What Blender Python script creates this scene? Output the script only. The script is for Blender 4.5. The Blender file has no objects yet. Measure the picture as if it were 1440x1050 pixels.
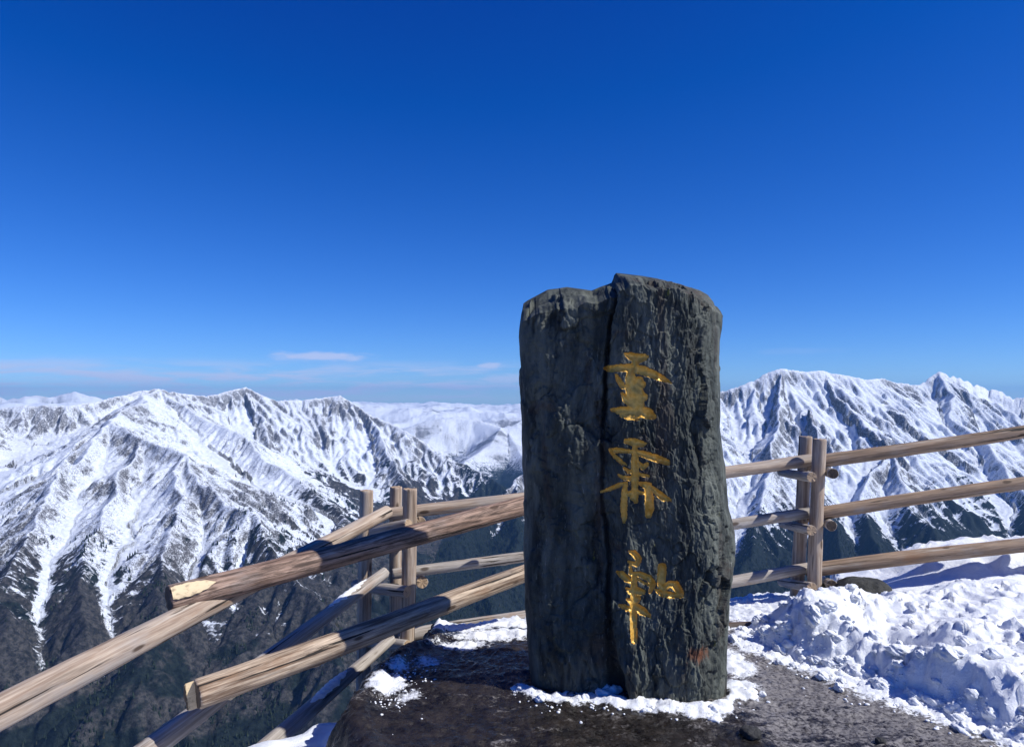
import bpy, math, random
import numpy as np
from mathutils import Vector, Matrix
sc = bpy.context.scene
COL = sc.collection
random.seed(7); RNG = np.random.default_rng(11)

# ------------------------------------------------------------------ camera, sky, sun, exposure
F = 1048.0; CX, CY, HY = 720.0, 525.0, 560.0        # photo pixels (1440 wide), horizon row
EYE = 1.6
PITCH = math.atan((HY - CY) / F)
cd = bpy.data.cameras.new('camera'); cam = bpy.data.objects.new('camera', cd); COL.objects.link(cam)
cam.location = (0, 0, EYE); cam.rotation_euler = (math.radians(90) + PITCH, 0, 0)
cd.sensor_fit = 'HORIZONTAL'; cd.sensor_width = 36; cd.lens = 36 * F / 1440
cd.clip_start = 0.05; cd.clip_end = 120000
sc.camera = cam

SUN_DIR = Vector((0.965, -0.262, 0.0)).normalized()  # where the sun stands (plan)
SUN_EL = math.radians(45)
w = bpy.data.worlds.new('World'); sc.world = w; w.use_nodes = True
sd = bpy.data.lights.new('sun', 'SUN'); sun = bpy.data.objects.new('sun', sd); COL.objects.link(sun)
sd.energy = 5.0; sd.angle = math.radians(0.53); sd.color = (1.0, 0.985, 0.945)
sv = Vector((SUN_DIR.x * math.cos(SUN_EL), SUN_DIR.y * math.cos(SUN_EL), math.sin(SUN_EL)))
sun.rotation_euler = (-sv).to_track_quat('-Z', 'Y').to_euler()
sc.view_settings.view_transform = 'Standard'; sc.view_settings.look = 'None'
sc.view_settings.gamma = 1.0; sc.view_settings.use_curve_mapping = False
sc.view_settings.exposure = 0.15


class NT:
    """tiny node-tree helper"""
    def __init__(s, tree): s.t = tree; s.t.nodes.clear()
    def n(s, typ, props=None, **ins):
        nd = s.t.nodes.new(typ)
        for k, v in (props or {}).items(): setattr(nd, k, v)
        for k, v in ins.items():
            k = int(k[1:]) if k[0] == 'i' and k[1:].isdigit() else k.replace('_', ' ')
            s.set(nd.inputs[k], v)
        return nd
    def set(s, sock, v):
        if isinstance(v, bpy.types.NodeSocket): s.t.links.new(v, sock)
        elif isinstance(v, bpy.types.Node): s.t.links.new(v.outputs[0], sock)
        else:
            if sock.type == 'RGBA' and len(v) == 3: v = (*v, 1)
            sock.default_value = v
    def math(s, op, a, b=0.0, c=0.0, clamp=False):
        return s.n('ShaderNodeMath', dict(operation=op, use_clamp=clamp), i0=a, i1=b, i2=c).outputs[0]
    def vmath(s, op, a, b=(0, 0, 0)):
        return s.n('ShaderNodeVectorMath', dict(operation=op), i0=a, i1=b).outputs[0]
    def ramp(s, f, lo, hi, a=0.0, b=1.0, smooth=True):
        m = s.n('ShaderNodeMapRange', dict(interpolation_type='SMOOTHSTEP' if smooth else 'LINEAR'))
        s.set(m.inputs[0], f); s.set(m.inputs[1], lo); s.set(m.inputs[2], hi); s.set(m.inputs[3], a); s.set(m.inputs[4], b)
        return m.outputs[0]
    def mix(s, f, a, b, mode='MIX'):
        m = s.n('ShaderNodeMix', dict(data_type='RGBA', blend_type=mode))
        s.set(m.inputs[0], f); s.set(m.inputs[6], a); s.set(m.inputs[7], b)
        return m.outputs[2]
    def noise(s, vec, scale=1.0, detail=6.0, rough=0.55, dist=0.0, typ='FBM'):
        nd = s.n('ShaderNodeTexNoise', dict(noise_type=typ), Vector=vec, Scale=scale, Detail=detail, Roughness=rough, Distortion=dist)
        return nd.outputs[0]
    def attr(s, name):
        return s.n('ShaderNodeAttribute', dict(attribute_name=name))


# --- world: Nishita sky seen from high altitude, with thin cloud bands low over the horizon all the way round
W = NT(w.node_tree)
sky = W.n('ShaderNodeTexSky', dict(sky_type='NISHITA', sun_disc=False, sun_elevation=SUN_EL,
          sun_rotation=math.atan2(SUN_DIR.x, SUN_DIR.y), altitude=2800, air_density=1.0, dust_density=0.25, ozone_density=5.0))
skyc = W.n('ShaderNodeHueSaturation', Hue=0.505, Saturation=1.22, Value=1.0, Fac=1.0, Color=sky).outputs[0]
# the phone's deep blue rendering of that sky: one colour matrix for the whole dome
_sp = W.n('ShaderNodeSeparateColor', i0=skyc)
skyc = W.n('ShaderNodeCombineColor', i0=W.math('MAXIMUM', W.math('MULTIPLY_ADD', _sp.outputs[0], 0.75, -0.20), 0.002), i1=W.math('MAXIMUM', W.math('ADD', _sp.outputs[1], -0.33), 0.05), i2=W.math('MULTIPLY', _sp.outputs[2], 1.32)).outputs[0]
gen = W.n('ShaderNodeTexCoord').outputs['Generated']
sep = W.n('ShaderNodeSeparateXYZ', i0=gen)
hl = W.math('SQRT', W.math('ADD', W.math('MULTIPLY', sep.outputs[0], sep.outputs[0]), W.math('MULTIPLY', sep.outputs[1], sep.outputs[1])))
elev = W.math('DEGREES', W.math('ARCTAN2', sep.outputs[2], hl)) if False else W.math('MULTIPLY', W.math('ARCTAN2', sep.outputs[2], hl), 57.2958)
azi = W.math('MULTIPLY', W.math('ARCTAN2', sep.outputs[0], sep.outputs[1]), 57.2958)
cvec = W.n('ShaderNodeCombineXYZ', i0=W.math('MULTIPLY', azi, 0.16), i1=W.math('MULTIPLY', elev, 1.25), i2=3.7).outputs[0]
cn = W.noise(cvec, 1.3, 8, 0.6, 0.5)
cn2 = W.noise(cvec, 0.35, 2, 0.5)
band = W.math('MULTIPLY', W.ramp(elev, -0.5, 0.4), W.ramp(elev, 3.1, 1.7))
left = W.ramp(azi, 16.0, -6.0)          # cloud bank stands over the western ranges
cov = W.math('MULTIPLY', W.math('MULTIPLY', band, left), W.ramp(W.math('ADD', cn, W.math('MULTIPLY', cn2, 0.5)), 0.60, 0.90))
def wisp(a0, e0, sa, se, seed, k):
    da = W.math('DIVIDE', W.math('SUBTRACT', azi, a0), sa); de = W.math('DIVIDE', W.math('SUBTRACT', elev, e0), se)
    rr = W.math('SQRT', W.math('ADD', W.math('MULTIPLY', da, da), W.math('MULTIPLY', de, de)))
    v = W.n('ShaderNodeCombineXYZ', i0=W.math('MULTIPLY', azi, 0.45), i1=W.math('MULTIPLY', elev, 1.8), i2=seed).outputs[0]
    q = W.math('ADD', rr, W.math('MULTIPLY', W.math('SUBTRACT', W.noise(v, 1.0, 5, 0.6), 0.5), 2.2))
    return W.math('MULTIPLY', W.ramp(q, 1.15, 0.25), k)
cov = W.math('MAXIMUM', cov, wisp(-14.0, 3.1, 4.2, 0.42, 1.3, 0.9))
cov = W.math('MAXIMUM', cov, wisp(-1.6, 2.45, 1.4, 0.3, 5.1, 0.85))
cov = W.math('MAXIMUM', cov, wisp(-0.6, 1.5, 2.2, 0.55, 8.1, 0.7))
cov = W.math('MAXIMUM', cov, wisp(21.0, 3.4, 3.0, 0.3, 9.3, 0.10))
final = W.mix(W.math('MULTIPLY', cov, 0.85), skyc, (5.6, 6.4, 9.2))
bg = W.n('ShaderNodeBackground', Color=final, Strength=0.093)
W.n('ShaderNodeOutputWorld', i0=bg)


# ------------------------------------------------------------------ helpers
def ray(x, y):
    """direction (per metre of Y) through a photo pixel"""
    cx, cz = (x - CX) / F, (CY - y) / F
    c, s = math.cos(PITCH), math.sin(PITCH)
    yy = c - cz * s; zz = s + cz * c
    return cx / yy, zz / yy
def P(x, y, d):
    a, b = ray(x, y); return Vector((a * d, d, EYE + b * d))
def G(x, y, z=0.0):
    a, b = ray(x, y); d = (z - EYE) / b; return Vector((a * d, d, z))

PERM = np.random.default_rng(5).permutation(256).astype(np.int32); PERM = np.concatenate([PERM, PERM])
ANG = np.linspace(0, 2 * np.pi, 256, endpoint=False); GX, GY = np.cos(ANG), np.sin(ANG)
def perlin(x, y, seed=0):
    x = x + seed * 17.31; y = y + seed * 9.77
    xi = np.floor(x).astype(np.int64); yi = np.floor(y).astype(np.int64)
    xf = x - xi; yf = y - yi; xi &= 255; yi &= 255
    u = xf * xf * xf * (xf * (xf * 6 - 15) + 10); v = yf * yf * yf * (yf * (yf * 6 - 15) + 10)
    def g(ax, ay, dx, dy):
        h = PERM[PERM[ax & 255] + (ay & 255)]
        return GX[h] * dx + GY[h] * dy
    a = g(xi, yi, xf, yf); b = g(xi + 1, yi, xf - 1, yf); c = g(xi, yi + 1, xf, yf - 1); d = g(xi + 1, yi + 1, xf - 1, yf - 1)
    return ((a + u * (b - a)) + v * ((c + u * (d - c)) - (a + u * (b - a)))) * 1.5
def fbm(x, y, oct=5, seed=0, rough=0.5):
    r = 0; a = 1.0; t = 0
    for i in range(oct):
        r = r + a * perlin(x, y, seed + i * 3); t += a; a *= rough; x = x * 2.03; y = y * 2.03
    return r / t * 1.4
def ridged(x, y, oct=4, seed=0, rough=0.5):
    r = 0; a = 1.0; t = 0
    for i in range(oct):
        r = r + a * (1 - np.abs(perlin(x, y, seed + i * 3)) * 1.6); t += a; a *= rough; x = x * 2.1; y = y * 2.1
    return r / t
def worley(x, y, seed=0, jit=0.9):
    xi = np.floor(x).astype(np.int64); yi = np.floor(y).astype(np.int64)
    d1 = np.full(x.shape, 9.0); d2 = np.full(x.shape, 9.0); cid = np.zeros(x.shape)
    for i in (-1, 0, 1):
        for j in (-1, 0, 1):
            h = PERM[PERM[(xi + i + seed * 7) & 255] + ((yi + j) & 255)]; h2 = PERM[h + 31 & 255]; h3 = PERM[h + 77 & 255]
            px = xi + i + 0.5 + (h / 255 - 0.5) * jit; py = yi + j + 0.5 + (h2 / 255 - 0.5) * jit
            d = np.hypot(x - px, y - py); m = d < d1
            d2 = np.where(m, d1, np.minimum(d2, d)); cid = np.where(m, h3 / 255.0, cid); d1 = np.where(m, d, d1)
    return d1, d2, cid
def facets(x, y, seed=0, tilt=0.2):
    """cells that are each a tilted plane"""
    xi = np.floor(x).astype(np.int64); yi = np.floor(y).astype(np.int64)
    d1 = np.full(x.shape, 9.0); d2 = d1.copy(); v = np.zeros(x.shape)
    for i in (-1, 0, 1):
        for j in (-1, 0, 1):
            h = PERM[PERM[(xi + i + seed * 7) & 255] + ((yi + j) & 255)]; h2 = PERM[h + 31 & 255]; h3 = PERM[h + 77 & 255]; h4 = PERM[h + 131 & 255]; h5 = PERM[h + 191 & 255]
            dx = x - (xi + i + 0.5 + (h / 255 - 0.5) * 0.9); dy = y - (yi + j + 0.5 + (h2 / 255 - 0.5) * 0.9)
            d = np.hypot(dx, dy); m = d < d1
            d2 = np.where(m, d1, np.minimum(d2, d)); d1 = np.where(m, d, d1); v = np.where(m, (h3 / 255 - 0.5) * 0.6 + ((h4 / 127 - 1) * dx + (h5 / 127 - 1) * dy) * tilt, v)
    return v, d2 - d1
def sstep(a, b, x):
    t = np.clip((x - a) / (b - a), 0, 1); return t * t * (3 - 2 * t)

def mesh_np(name, V, Q, mats, midx=None, smooth=True, attrs=None, parent=None, T=None):
    """mesh from numpy arrays; Q quads (n,4), T triangles (m,3)"""
    me = bpy.data.meshes.new(name)
    V = np.ascontiguousarray(V, dtype=np.float32)
    parts = []
    if Q is not None and len(Q): parts.append((np.asarray(Q, dtype=np.int32), 4))
    if T is not None and len(T): parts.append((np.asarray(T, dtype=np.int32), 3))
    loops = np.concatenate([p.ravel() for p, k in parts]); tot = np.concatenate([np.full(len(p), k, np.int32) for p, k in parts])
    st = np.concatenate([[0], np.cumsum(tot)[:-1]]).astype(np.int32)
    me.vertices.add(len(V)); me.vertices.foreach_set('co', V.ravel())
    me.loops.add(len(loops)); me.loops.foreach_set('vertex_index', loops)
    me.polygons.add(len(tot)); me.polygons.foreach_set('loop_start', st); me.polygons.foreach_set('loop_total', tot)
    for m in mats: me.materials.append(m)
    if midx is not None: me.polygons.foreach_set('material_index', np.asarray(midx, np.int32))
    me.polygons.foreach_set('use_smooth', np.full(len(tot), bool(smooth)))
    for k, a in (attrs or {}).items():
        a = np.asarray(a, np.float32)
        if a.ndim == 1:
            at = me.attributes.new(k, 'FLOAT', 'POINT'); at.data.foreach_set('value', a)
        else:
            at = me.attributes.new(k, 'FLOAT_VECTOR', 'POINT'); at.data.foreach_set('vector', np.ascontiguousarray(a).ravel())
    me.update(calc_edges=True); me.validate()
    o = bpy.data.objects.new(name, me); COL.objects.link(o)
    if parent: o.parent = parent
    return o
def grid_quads(nr, nc, wrap=False):
    r = np.arange(nr - 1)[:, None]; c = np.arange(nc if wrap else nc - 1)[None, :]; c2 = (c + 1) % nc
    return np.stack([r * nc + c, r * nc + c2, (r + 1) * nc + c2, (r + 1) * nc + c], -1).reshape(-1, 4)
def empty(name, loc, label, cat, group=None):
    o = bpy.data.objects.new(name, None); COL.objects.link(o); o.location = loc; o.empty_display_size = 0.2
    return tag(o, label, cat, group)
def tag(o, label=None, cat=None, group=None, kind=None):
    if label: o['label'] = label
    if cat: o['category'] = cat
    if group: o['group'] = group
    if kind: o['kind'] = kind
    return o
def new_mat(name):
    m = bpy.data.materials.new(name); m.use_nodes = True
    return m, NT(m.node_tree)
def finish(N, color, rough=0.8, bump=None, bstr=0.3, bdist=0.01, **kw):
    b = N.n('ShaderNodeBsdfPrincipled', Base_Color=color, Roughness=rough, **kw)
    if bump is not None:
        N.set(b.inputs['Normal'], N.n('ShaderNodeBump', Height=bump, Strength=bstr, Distance=bdist).outputs[0])
    N.n('ShaderNodeOutputMaterial', i0=b); return b


# ------------------------------------------------------------------ materials
def mat_terrain():
    m, N = new_mat('mountain_snow_rock')
    pos = N.n('ShaderNodeNewGeometry').outputs['Position']
    rc = N.attr('rc').outputs['Vector']; bare = N.attr('bare').outputs['Fac']; low = N.attr('low').outputs['Fac']
    far = N.attr('far').outputs['Fac']
    streak = N.noise(N.vmath('MULTIPLY', rc, (1 / 13, 1 / 48, 1)), 1.0, 8, 0.68, 0.5)
    spots = N.noise(N.vmath('MULTIPLY', pos, (1 / 16, 1 / 16, 1 / 16)), 1.0, 8, 0.72)
    big = N.noise(N.vmath('MULTIPLY', pos, (1 / 260, 1 / 260, 1 / 260)), 1.0, 4, 0.55)
    n = N.math('ADD', N.math('ADD', N.math('MULTIPLY', streak, 0.42), N.math('MULTIPLY', spots, 0.40)), N.math('MULTIPLY', big, 0.18))
    rock = N.ramp(N.math('ADD', n, N.math('MULTIPLY', N.math('SUBTRACT', bare, 0.5), 0.48)), 0.52, 0.565)
    # below the snow line: brown scrub and dark trees, with snow left lying in the gullies
    lown = N.math('ADD', low, N.math('ADD', N.math('MULTIPLY', N.math('SUBTRACT', streak, 0.5), 1.5), N.math('MULTIPLY', N.math('SUBTRACT', spots, 0.5), 0.9)))
    lowm = N.ramp(lown, 0.42, 0.58)
    rockc = N.mix(spots, (0.040, 0.042, 0.050), (0.16, 0.15, 0.145))
    snowc = N.mix(N.ramp(spots, 0.35, 0.7), (0.76, 0.81, 0.89), (0.56, 0.60, 0.67))
    tr = N.ramp(N.noise(N.vmath('MULTIPLY', pos, (1 / 13, 1 / 13, 1 / 13)), 1.0, 5, 0.75), 0.36, 0.66)
    scrub = N.mix(tr, (0.015, 0.017, 0.019), (0.078, 0.074, 0.070))
    trees = N.mix(tr, (0.004, 0.008, 0.009), (0.018, 0.026, 0.024))
    gr = N.noise(N.vmath('MULTIPLY', pos, (1 / 150, 1 / 150, 1 / 90)), 1.0, 5, 0.62)
    fm = N.attr('wood').outputs['Fac']
    lowc = N.mix(N.ramp(N.math('ADD', gr, N.math('MULTIPLY', N.math('SUBTRACT', fm, 0.5), 0.6)), 0.46, 0.56), scrub, trees)
    grit = N.noise(N.vmath('MULTIPLY', pos, (1 / 5.5, 1 / 5.5, 1 / 5.5)), 1.0, 3, 0.75)
    gritm = N.ramp(N.math('ADD', grit, N.math('MULTIPLY', N.math('SUBTRACT', bare, 0.35), 0.35)), 0.51, 0.62, 0.0, 0.75)
    rockc = N.mix(N.ramp(N.math('ADD', grit, N.math('MULTIPLY', spots, 0.5)), 0.74, 0.86, 0.0, 0.7), rockc, (0.60, 0.64, 0.70))
    c = N.mix(rock, N.mix(gritm, snowc, (0.14, 0.135, 0.13)), rockc)
    c = N.mix(lowm, c, lowc)
    bump = N.math('ADD', N.math('MULTIPLY', spots, 1.0), N.math('MULTIPLY', streak, 0.8))
    finish(N, c, 0.85, bump, 0.8, 9.0, Specular_IOR_Level=0.1)
    return m

def mat_wood(name, pale, dark, bark=0.0, wet=0.0):
    """log surface; local X runs along the log"""
    m, N = new_mat(name)
    co = N.n('ShaderNodeTexCoord').outputs['Object']; rnd = N.n('ShaderNodeObjectInfo').outputs['Random']
    off = N.n('ShaderNodeCombineXYZ', i0=N.math('MULTIPLY', rnd, 37.0), i1=N.math('MULTIPLY', rnd, 11.0), i2=0.0).outputs[0]
    v = N.vmath('ADD', co, off)
    grain = N.noise(N.vmath('MULTIPLY', v, (2.2, 46, 46)), 1.0, 7, 0.65, 0.3)
    fine = N.noise(N.vmath('MULTIPLY', v, (9, 190, 190)), 1.0, 4, 0.6)
    blot = N.noise(N.vmath('MULTIPLY', v, (2.6, 8, 8)), 1.0, 6, 0.6)
    crack = N.ramp(N.noise(N.vmath('MULTIPLY', v, (0.9, 40, 40)), 1.0, 4, 0.6, 0.25), 0.605, 0.635)
    vor = N.n('ShaderNodeTexVoronoi', dict(feature='F1'), Vector=N.vmath('MULTIPLY', v, (3.4, 9, 9)), Scale=1.0, Randomness=1.0).outputs['Distance']
    knot = N.ramp(vor, 0.17, 0.09)
    band = N.noise(N.vmath('MULTIPLY', v, (0.9, 19, 19)), 1.0, 5, 0.62, 0.25)
    c = N.mix(N.ramp(grain, 0.34, 0.64), dark, pale)
    c = N.mix(N.math('MULTIPLY', N.ramp(band, 0.52, 0.68), 0.75), c, N.mix(0.55, dark, (0.03, 0.022, 0.016)))
    c = N.mix(N.math('MULTIPLY', N.ramp(band, 0.42, 0.30), 0.5), c, (0.62, 0.56, 0.47))
    c = N.mix(N.math('MULTIPLY', N.ramp(blot, 0.5, 0.72), 0.55), c, (0.34, 0.32, 0.30))          # weathered grey
    c = N.mix(N.math('MULTIPLY', N.ramp(blot, 0.45, 0.28), 0.55), c, (0.27, 0.13, 0.055))        # orange resin stains
    c = N.mix(N.math('MULTIPLY', N.ramp(fine, 0.35, 0.75), 0.28), c, (0.10, 0.075, 0.055))
    if bark:
        bk = N.noise(N.vmath('MULTIPLY', v, (5, 62, 62)), 1.0, 7, 0.72, 0.5)
        c = N.mix(N.math('MULTIPLY', N.ramp(bk, 0.40, 0.62), bark), c, (0.060, 0.038, 0.028))
        fine = N.math('ADD', fine, N.math('MULTIPLY', bk, 1.5))
    c = N.mix(crack, c, (0.022, 0.016, 0.012))
    c = N.mix(N.math('MULTIPLY', knot, 0.85), c, (0.05, 0.028, 0.016))
    h = N.math('SUBTRACT', N.math('ADD', N.math('MULTIPLY', grain, 0.8), N.math('MULTIPLY', fine, 0.35)), N.math('MULTIPLY', crack, 1.4))
    finish(N, c, 0.72 - 0.2 * wet, h, 0.55, 0.006, Specular_IOR_Level=0.3)
    return m

def mat_cut(name, pale, dark):
    m, N = new_mat(name)
    co = N.n('ShaderNodeTexCoord').outputs['Object']
    v = N.vmath('MULTIPLY', co, (0, 1, 1))
    nz = N.noise(N.vmath('MULTIPLY', co, (20, 30, 30)), 1.0, 5, 0.6)
    r = N.n('ShaderNodeVectorMath', dict(operation='LENGTH'), i0=v).outputs['Value']
    ring = N.math('SINE', N.math('ADD', N.math('MULTIPLY', r, 900), N.math('MULTIPLY', nz, 6)))
    c = N.mix(N.ramp(ring, -1, 1, 0.0, 0.5), pale, dark); c = N.mix(N.ramp(nz, 0.5, 0.7, 0, 0.6), c, (0.05, 0.035, 0.025))
    finish(N, c, 0.8, nz, 0.4, 0.004); return m

def mat_stone():
    m, N = new_mat('dark_green_slate')
    co = N.n('ShaderNodeNewGeometry').outputs['Position']; cav = N.attr('cav').outputs['Fac']
    v = N.vmath('MULTIPLY', co, (1, 1, 0.28))
    n1 = N.noise(v, 9.0, 8, 0.62, 0.35); n2 = N.noise(v, 42.0, 6, 0.65); n3 = N.noise(N.vmath('ADD', co, (3.1, 7, 1)), 3.0, 5, 0.6, 0.5)
    n4 = N.noise(co, 160.0, 4, 0.6)
    c = N.mix(N.ramp(n1, 0.32, 0.68), (0.024, 0.030, 0.027), (0.118, 0.128, 0.106))
    c = N.mix(N.math('MULTIPLY', N.ramp(n3, 0.56, 0.70), 0.65), c, (0.070, 0.044, 0.031))
    c = N.mix(N.math('MULTIPLY', N.ramp(n2, 0.58, 0.78), 0.45), c, (0.20, 0.20, 0.175))
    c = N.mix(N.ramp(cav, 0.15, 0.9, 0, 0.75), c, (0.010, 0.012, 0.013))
    n5 = N.noise(N.vmath('MULTIPLY', co, (7, 7, 0.9)), 1.0, 6, 0.62, 0.4)
    c = N.mix(N.math('MULTIPLY', N.ramp(n5, 0.55, 0.68), 0.7), c, (0.055, 0.043, 0.034))
    n6 = N.noise(N.vmath('MULTIPLY', co, (70, 70, 9)), 1.0, 5, 0.7, 0.3)
    c = N.mix(N.math('MULTIPLY', N.ramp(n6, 0.60, 0.70), 0.65), c, (0.24, 0.25, 0.22))
    c = N.mix(N.math('MULTIPLY', N.ramp(n6, 0.42, 0.32), 0.6), c, (0.020, 0.023, 0.022))
    # lichen: small yellow-green patches along the seams, and one rust stain
    l1 = N.noise(N.vmath('MULTIPLY', N.vmath('ADD', co, (1.7, 0, 5.2)), (1, 1, 0.5)), 7.5, 7, 0.68, 0.6)
    c = N.mix(N.math('MULTIPLY', N.ramp(l1, 0.665, 0.70), 0.8), c, (0.20, 0.19, 0.035))
    l2 = N.noise(N.vmath('ADD', co, (9.7, 4, 2.2)), 13.0, 7, 0.7, 0.9)
    c = N.mix(N.math('MULTIPLY', N.ramp(l2, 0.675, 0.72), 0.6), c, (0.30, 0.28, 0.20))
    rs = P(975, 915, 4.02)
    d = N.n('ShaderNodeVectorMath', dict(operation='DISTANCE'), i0=N.vmath('MULTIPLY', co, (1, 0.4, 1.5)), i1=(rs.x, rs.y * 0.4, rs.z * 1.5)).outputs['Value']
    c = N.mix(N.math('MULTIPLY', N.ramp(N.math('ADD', d, N.math('MULTIPLY', N.math('SUBTRACT', n2, 0.5), 0.18)), 0.085, 0.02), 0.8), c, (0.22, 0.075, 0.03))
    h = N.math('ADD', N.math('ADD', N.math('MULTIPLY', n2, 0.7), N.math('MULTIPLY', n4, 0.2)), N.math('MULTIPLY', n1, 0.8))
    finish(N, c, 0.72, h, 0.85, 0.012, Specular_IOR_Level=0.28)
    return m

def mat_gold():
    m, N = new_mat('gold_paint')
    co = N.n('ShaderNodeNewGeometry').outputs['Position']
    n = N.noise(co, 60, 5, 0.6); n2 = N.noise(co, 260, 3, 0.6)
    c = N.mix(N.ramp(n, 0.3, 0.7), (0.70, 0.365, 0.05), (0.88, 0.52, 0.11))
    finish(N, c, N.ramp(n, 0.3, 0.7, 0.3, 0.5), N.math('ADD', n, N.math('MULTIPLY', n2, 0.3)), 0.35, 0.004, Metallic=0.25)
    return m

def mat_ground():
    m, N = new_mat('mud_ice_snow')
    co = N.n('ShaderNodeNewGeometry').outputs['Position']
    snow = N.attr('snow').outputs['Fac']; ice = N.attr('ice').outputs['Fac']
    n1 = N.noise(co, 9, 8, 0.65, 0.4); n2 = N.noise(co, 45, 6, 0.7); n3 = N.noise(co, 210, 3, 0.6)
    streak = N.noise(N.vmath('MULTIPLY', co, (3, 14, 1)), 1.6, 7, 0.65, 0.6)
    mud = N.mix(N.ramp(n1, 0.3, 0.7), (0.004, 0.0032, 0.0027), (0.030, 0.0235, 0.0185))
    icec = N.mix(N.ramp(n2, 0.35, 0.65), (0.065, 0.057, 0.051), (0.27, 0.25, 0.235))
    im = N.ramp(N.math('ADD', ice, N.math('ADD', N.math('MULTIPLY', N.math('SUBTRACT', streak, 0.5), 2.0), N.math('ADD', N.math('MULTIPLY', N.math('SUBTRACT', n1, 0.5), 1.0), N.math('MULTIPLY', N.math('SUBTRACT', n2, 0.5), 1.3)))), 0.38, 0.85)
    c = N.mix(im, mud, icec)
    sm = N.ramp(N.math('ADD', snow, N.math('ADD', N.math('MULTIPLY', N.math('SUBTRACT', n1, 0.5), 0.9), N.math('MULTIPLY', N.math('SUBTRACT', n2, 0.5), 0.9))), 0.42, 0.68)
    c = N.mix(sm, c, N.mix(n2, (0.70, 0.72, 0.74), (0.90, 0.91, 0.93)))
    r = N.mix(sm, N.mix(N.ramp(n2, 0.35, 0.65), (0.16, 0.16, 0.16), (0.55, 0.55, 0.55)), (0.6, 0.6, 0.6))
    h = N.math('ADD', N.math('ADD', N.math('MULTIPLY', n1, 1.0), N.math('MULTIPLY', n2, 0.7)), N.math('MULTIPLY', n3, 0.25))
    finish(N, c, r, h, 0.7, 0.014, Specular_IOR_Level=0.5)
    return m

def mat_snow(name='snow'):
    m, N = new_mat(name)
    co = N.n('ShaderNodeNewGeometry').outputs['Position']
    n1 = N.noise(co, 22, 7, 0.65); n2 = N.noise(co, 120, 4, 0.65); n3 = N.noise(co, 500, 2, 0.6)
    c = N.mix(N.ramp(n1, 0.35, 0.7), (0.80, 0.82, 0.85), (0.92, 0.925, 0.93))
    h = N.math('ADD', N.math('ADD', n1, N.math('MULTIPLY', n2, 0.45)), N.math('MULTIPLY', n3, 0.15))
    finish(N, c, 0.55, h, 0.6, 0.022, Specular_IOR_Level=0.35)
    return m
def mat_rock(name, a, b):
    m, N = new_mat(name)
    co = N.n('ShaderNodeNewGeometry').outputs['Position']
    n1 = N.noise(co, 12, 8, 0.65); n2 = N.noise(co, 70, 5, 0.65)
    c = N.mix(N.ramp(n1, 0.35, 0.65), a, b); c = N.mix(N.ramp(n2, 0.62, 0.72, 0, 0.5), c, (0.16, 0.16, 0.10))
    finish(N, c, 0.8, N.math('ADD', n1, n2), 0.7, 0.015); return m
def mat_tree():
    m, N = new_mat('conifer_needles')
    pos = N.n('ShaderNodeNewGeometry').outputs['Position']
    n = N.noise(N.vmath('MULTIPLY', pos, (1 / 9, 1 / 9, 1 / 9)), 1.0, 3, 0.6)
    n2 = N.noise(N.vmath('MULTIPLY', pos, (1 / 90, 1 / 90, 1 / 90)), 1.0, 2, 0.6)
    c = N.mix(N.ramp(n, 0.3, 0.7), (0.008, 0.016, 0.013), (0.036, 0.050, 0.030)); c = N.mix(N.ramp(n2, 0.58, 0.7, 0, 0.5), c, (0.075, 0.055, 0.028))
    finish(N, c, 0.9, Specular_IOR_Level=0.1); return m

M_TERR = mat_terrain(); M_STONE = mat_stone(); M_GOLD = mat_gold(); M_GROUND = mat_ground(); M_SNOW = mat_snow(); M_TREE = mat_tree()
M_WOOD = mat_wood('peeled_log', (0.50, 0.395, 0.30), (0.27, 0.19, 0.135))
M_BROWN = mat_wood('shaded_brown_log', (0.38, 0.265, 0.175), (0.19, 0.125, 0.08))  # brown wood, colour also darkened for the shade on the right-hand rails
M_GREY = mat_wood('weathered_log', (0.47, 0.42, 0.37), (0.27, 0.23, 0.19))
M_BARK = mat_wood('bark_log', (0.46, 0.31, 0.23), (0.22, 0.135, 0.095), bark=0.9)
M_DARK = mat_wood('wet_dark_log', (0.16, 0.125, 0.10), (0.05, 0.038, 0.03), wet=0.6)
M_PEEL = mat_wood('half_peeled_log', (0.68, 0.53, 0.38), (0.15, 0.09, 0.055), bark=0.35)
M_CUT = mat_cut('sawn_end', (0.42, 0.30, 0.19), (0.22, 0.14, 0.085)); M_CUTD = mat_cut('dark_sawn_end', (0.12, 0.085, 0.055), (0.05, 0.034, 0.024))
M_FRESH = mat_cut('fresh_axe_cut', (0.72, 0.56, 0.34), (0.58, 0.42, 0.24))
M_BOULDER = mat_rock('mossy_boulder', (0.012, 0.013, 0.012), (0.05, 0.05, 0.042)); M_PEBBLE = mat_rock('dark_stone', (0.012, 0.012, 0.012), (0.035, 0.034, 0.033))

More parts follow.
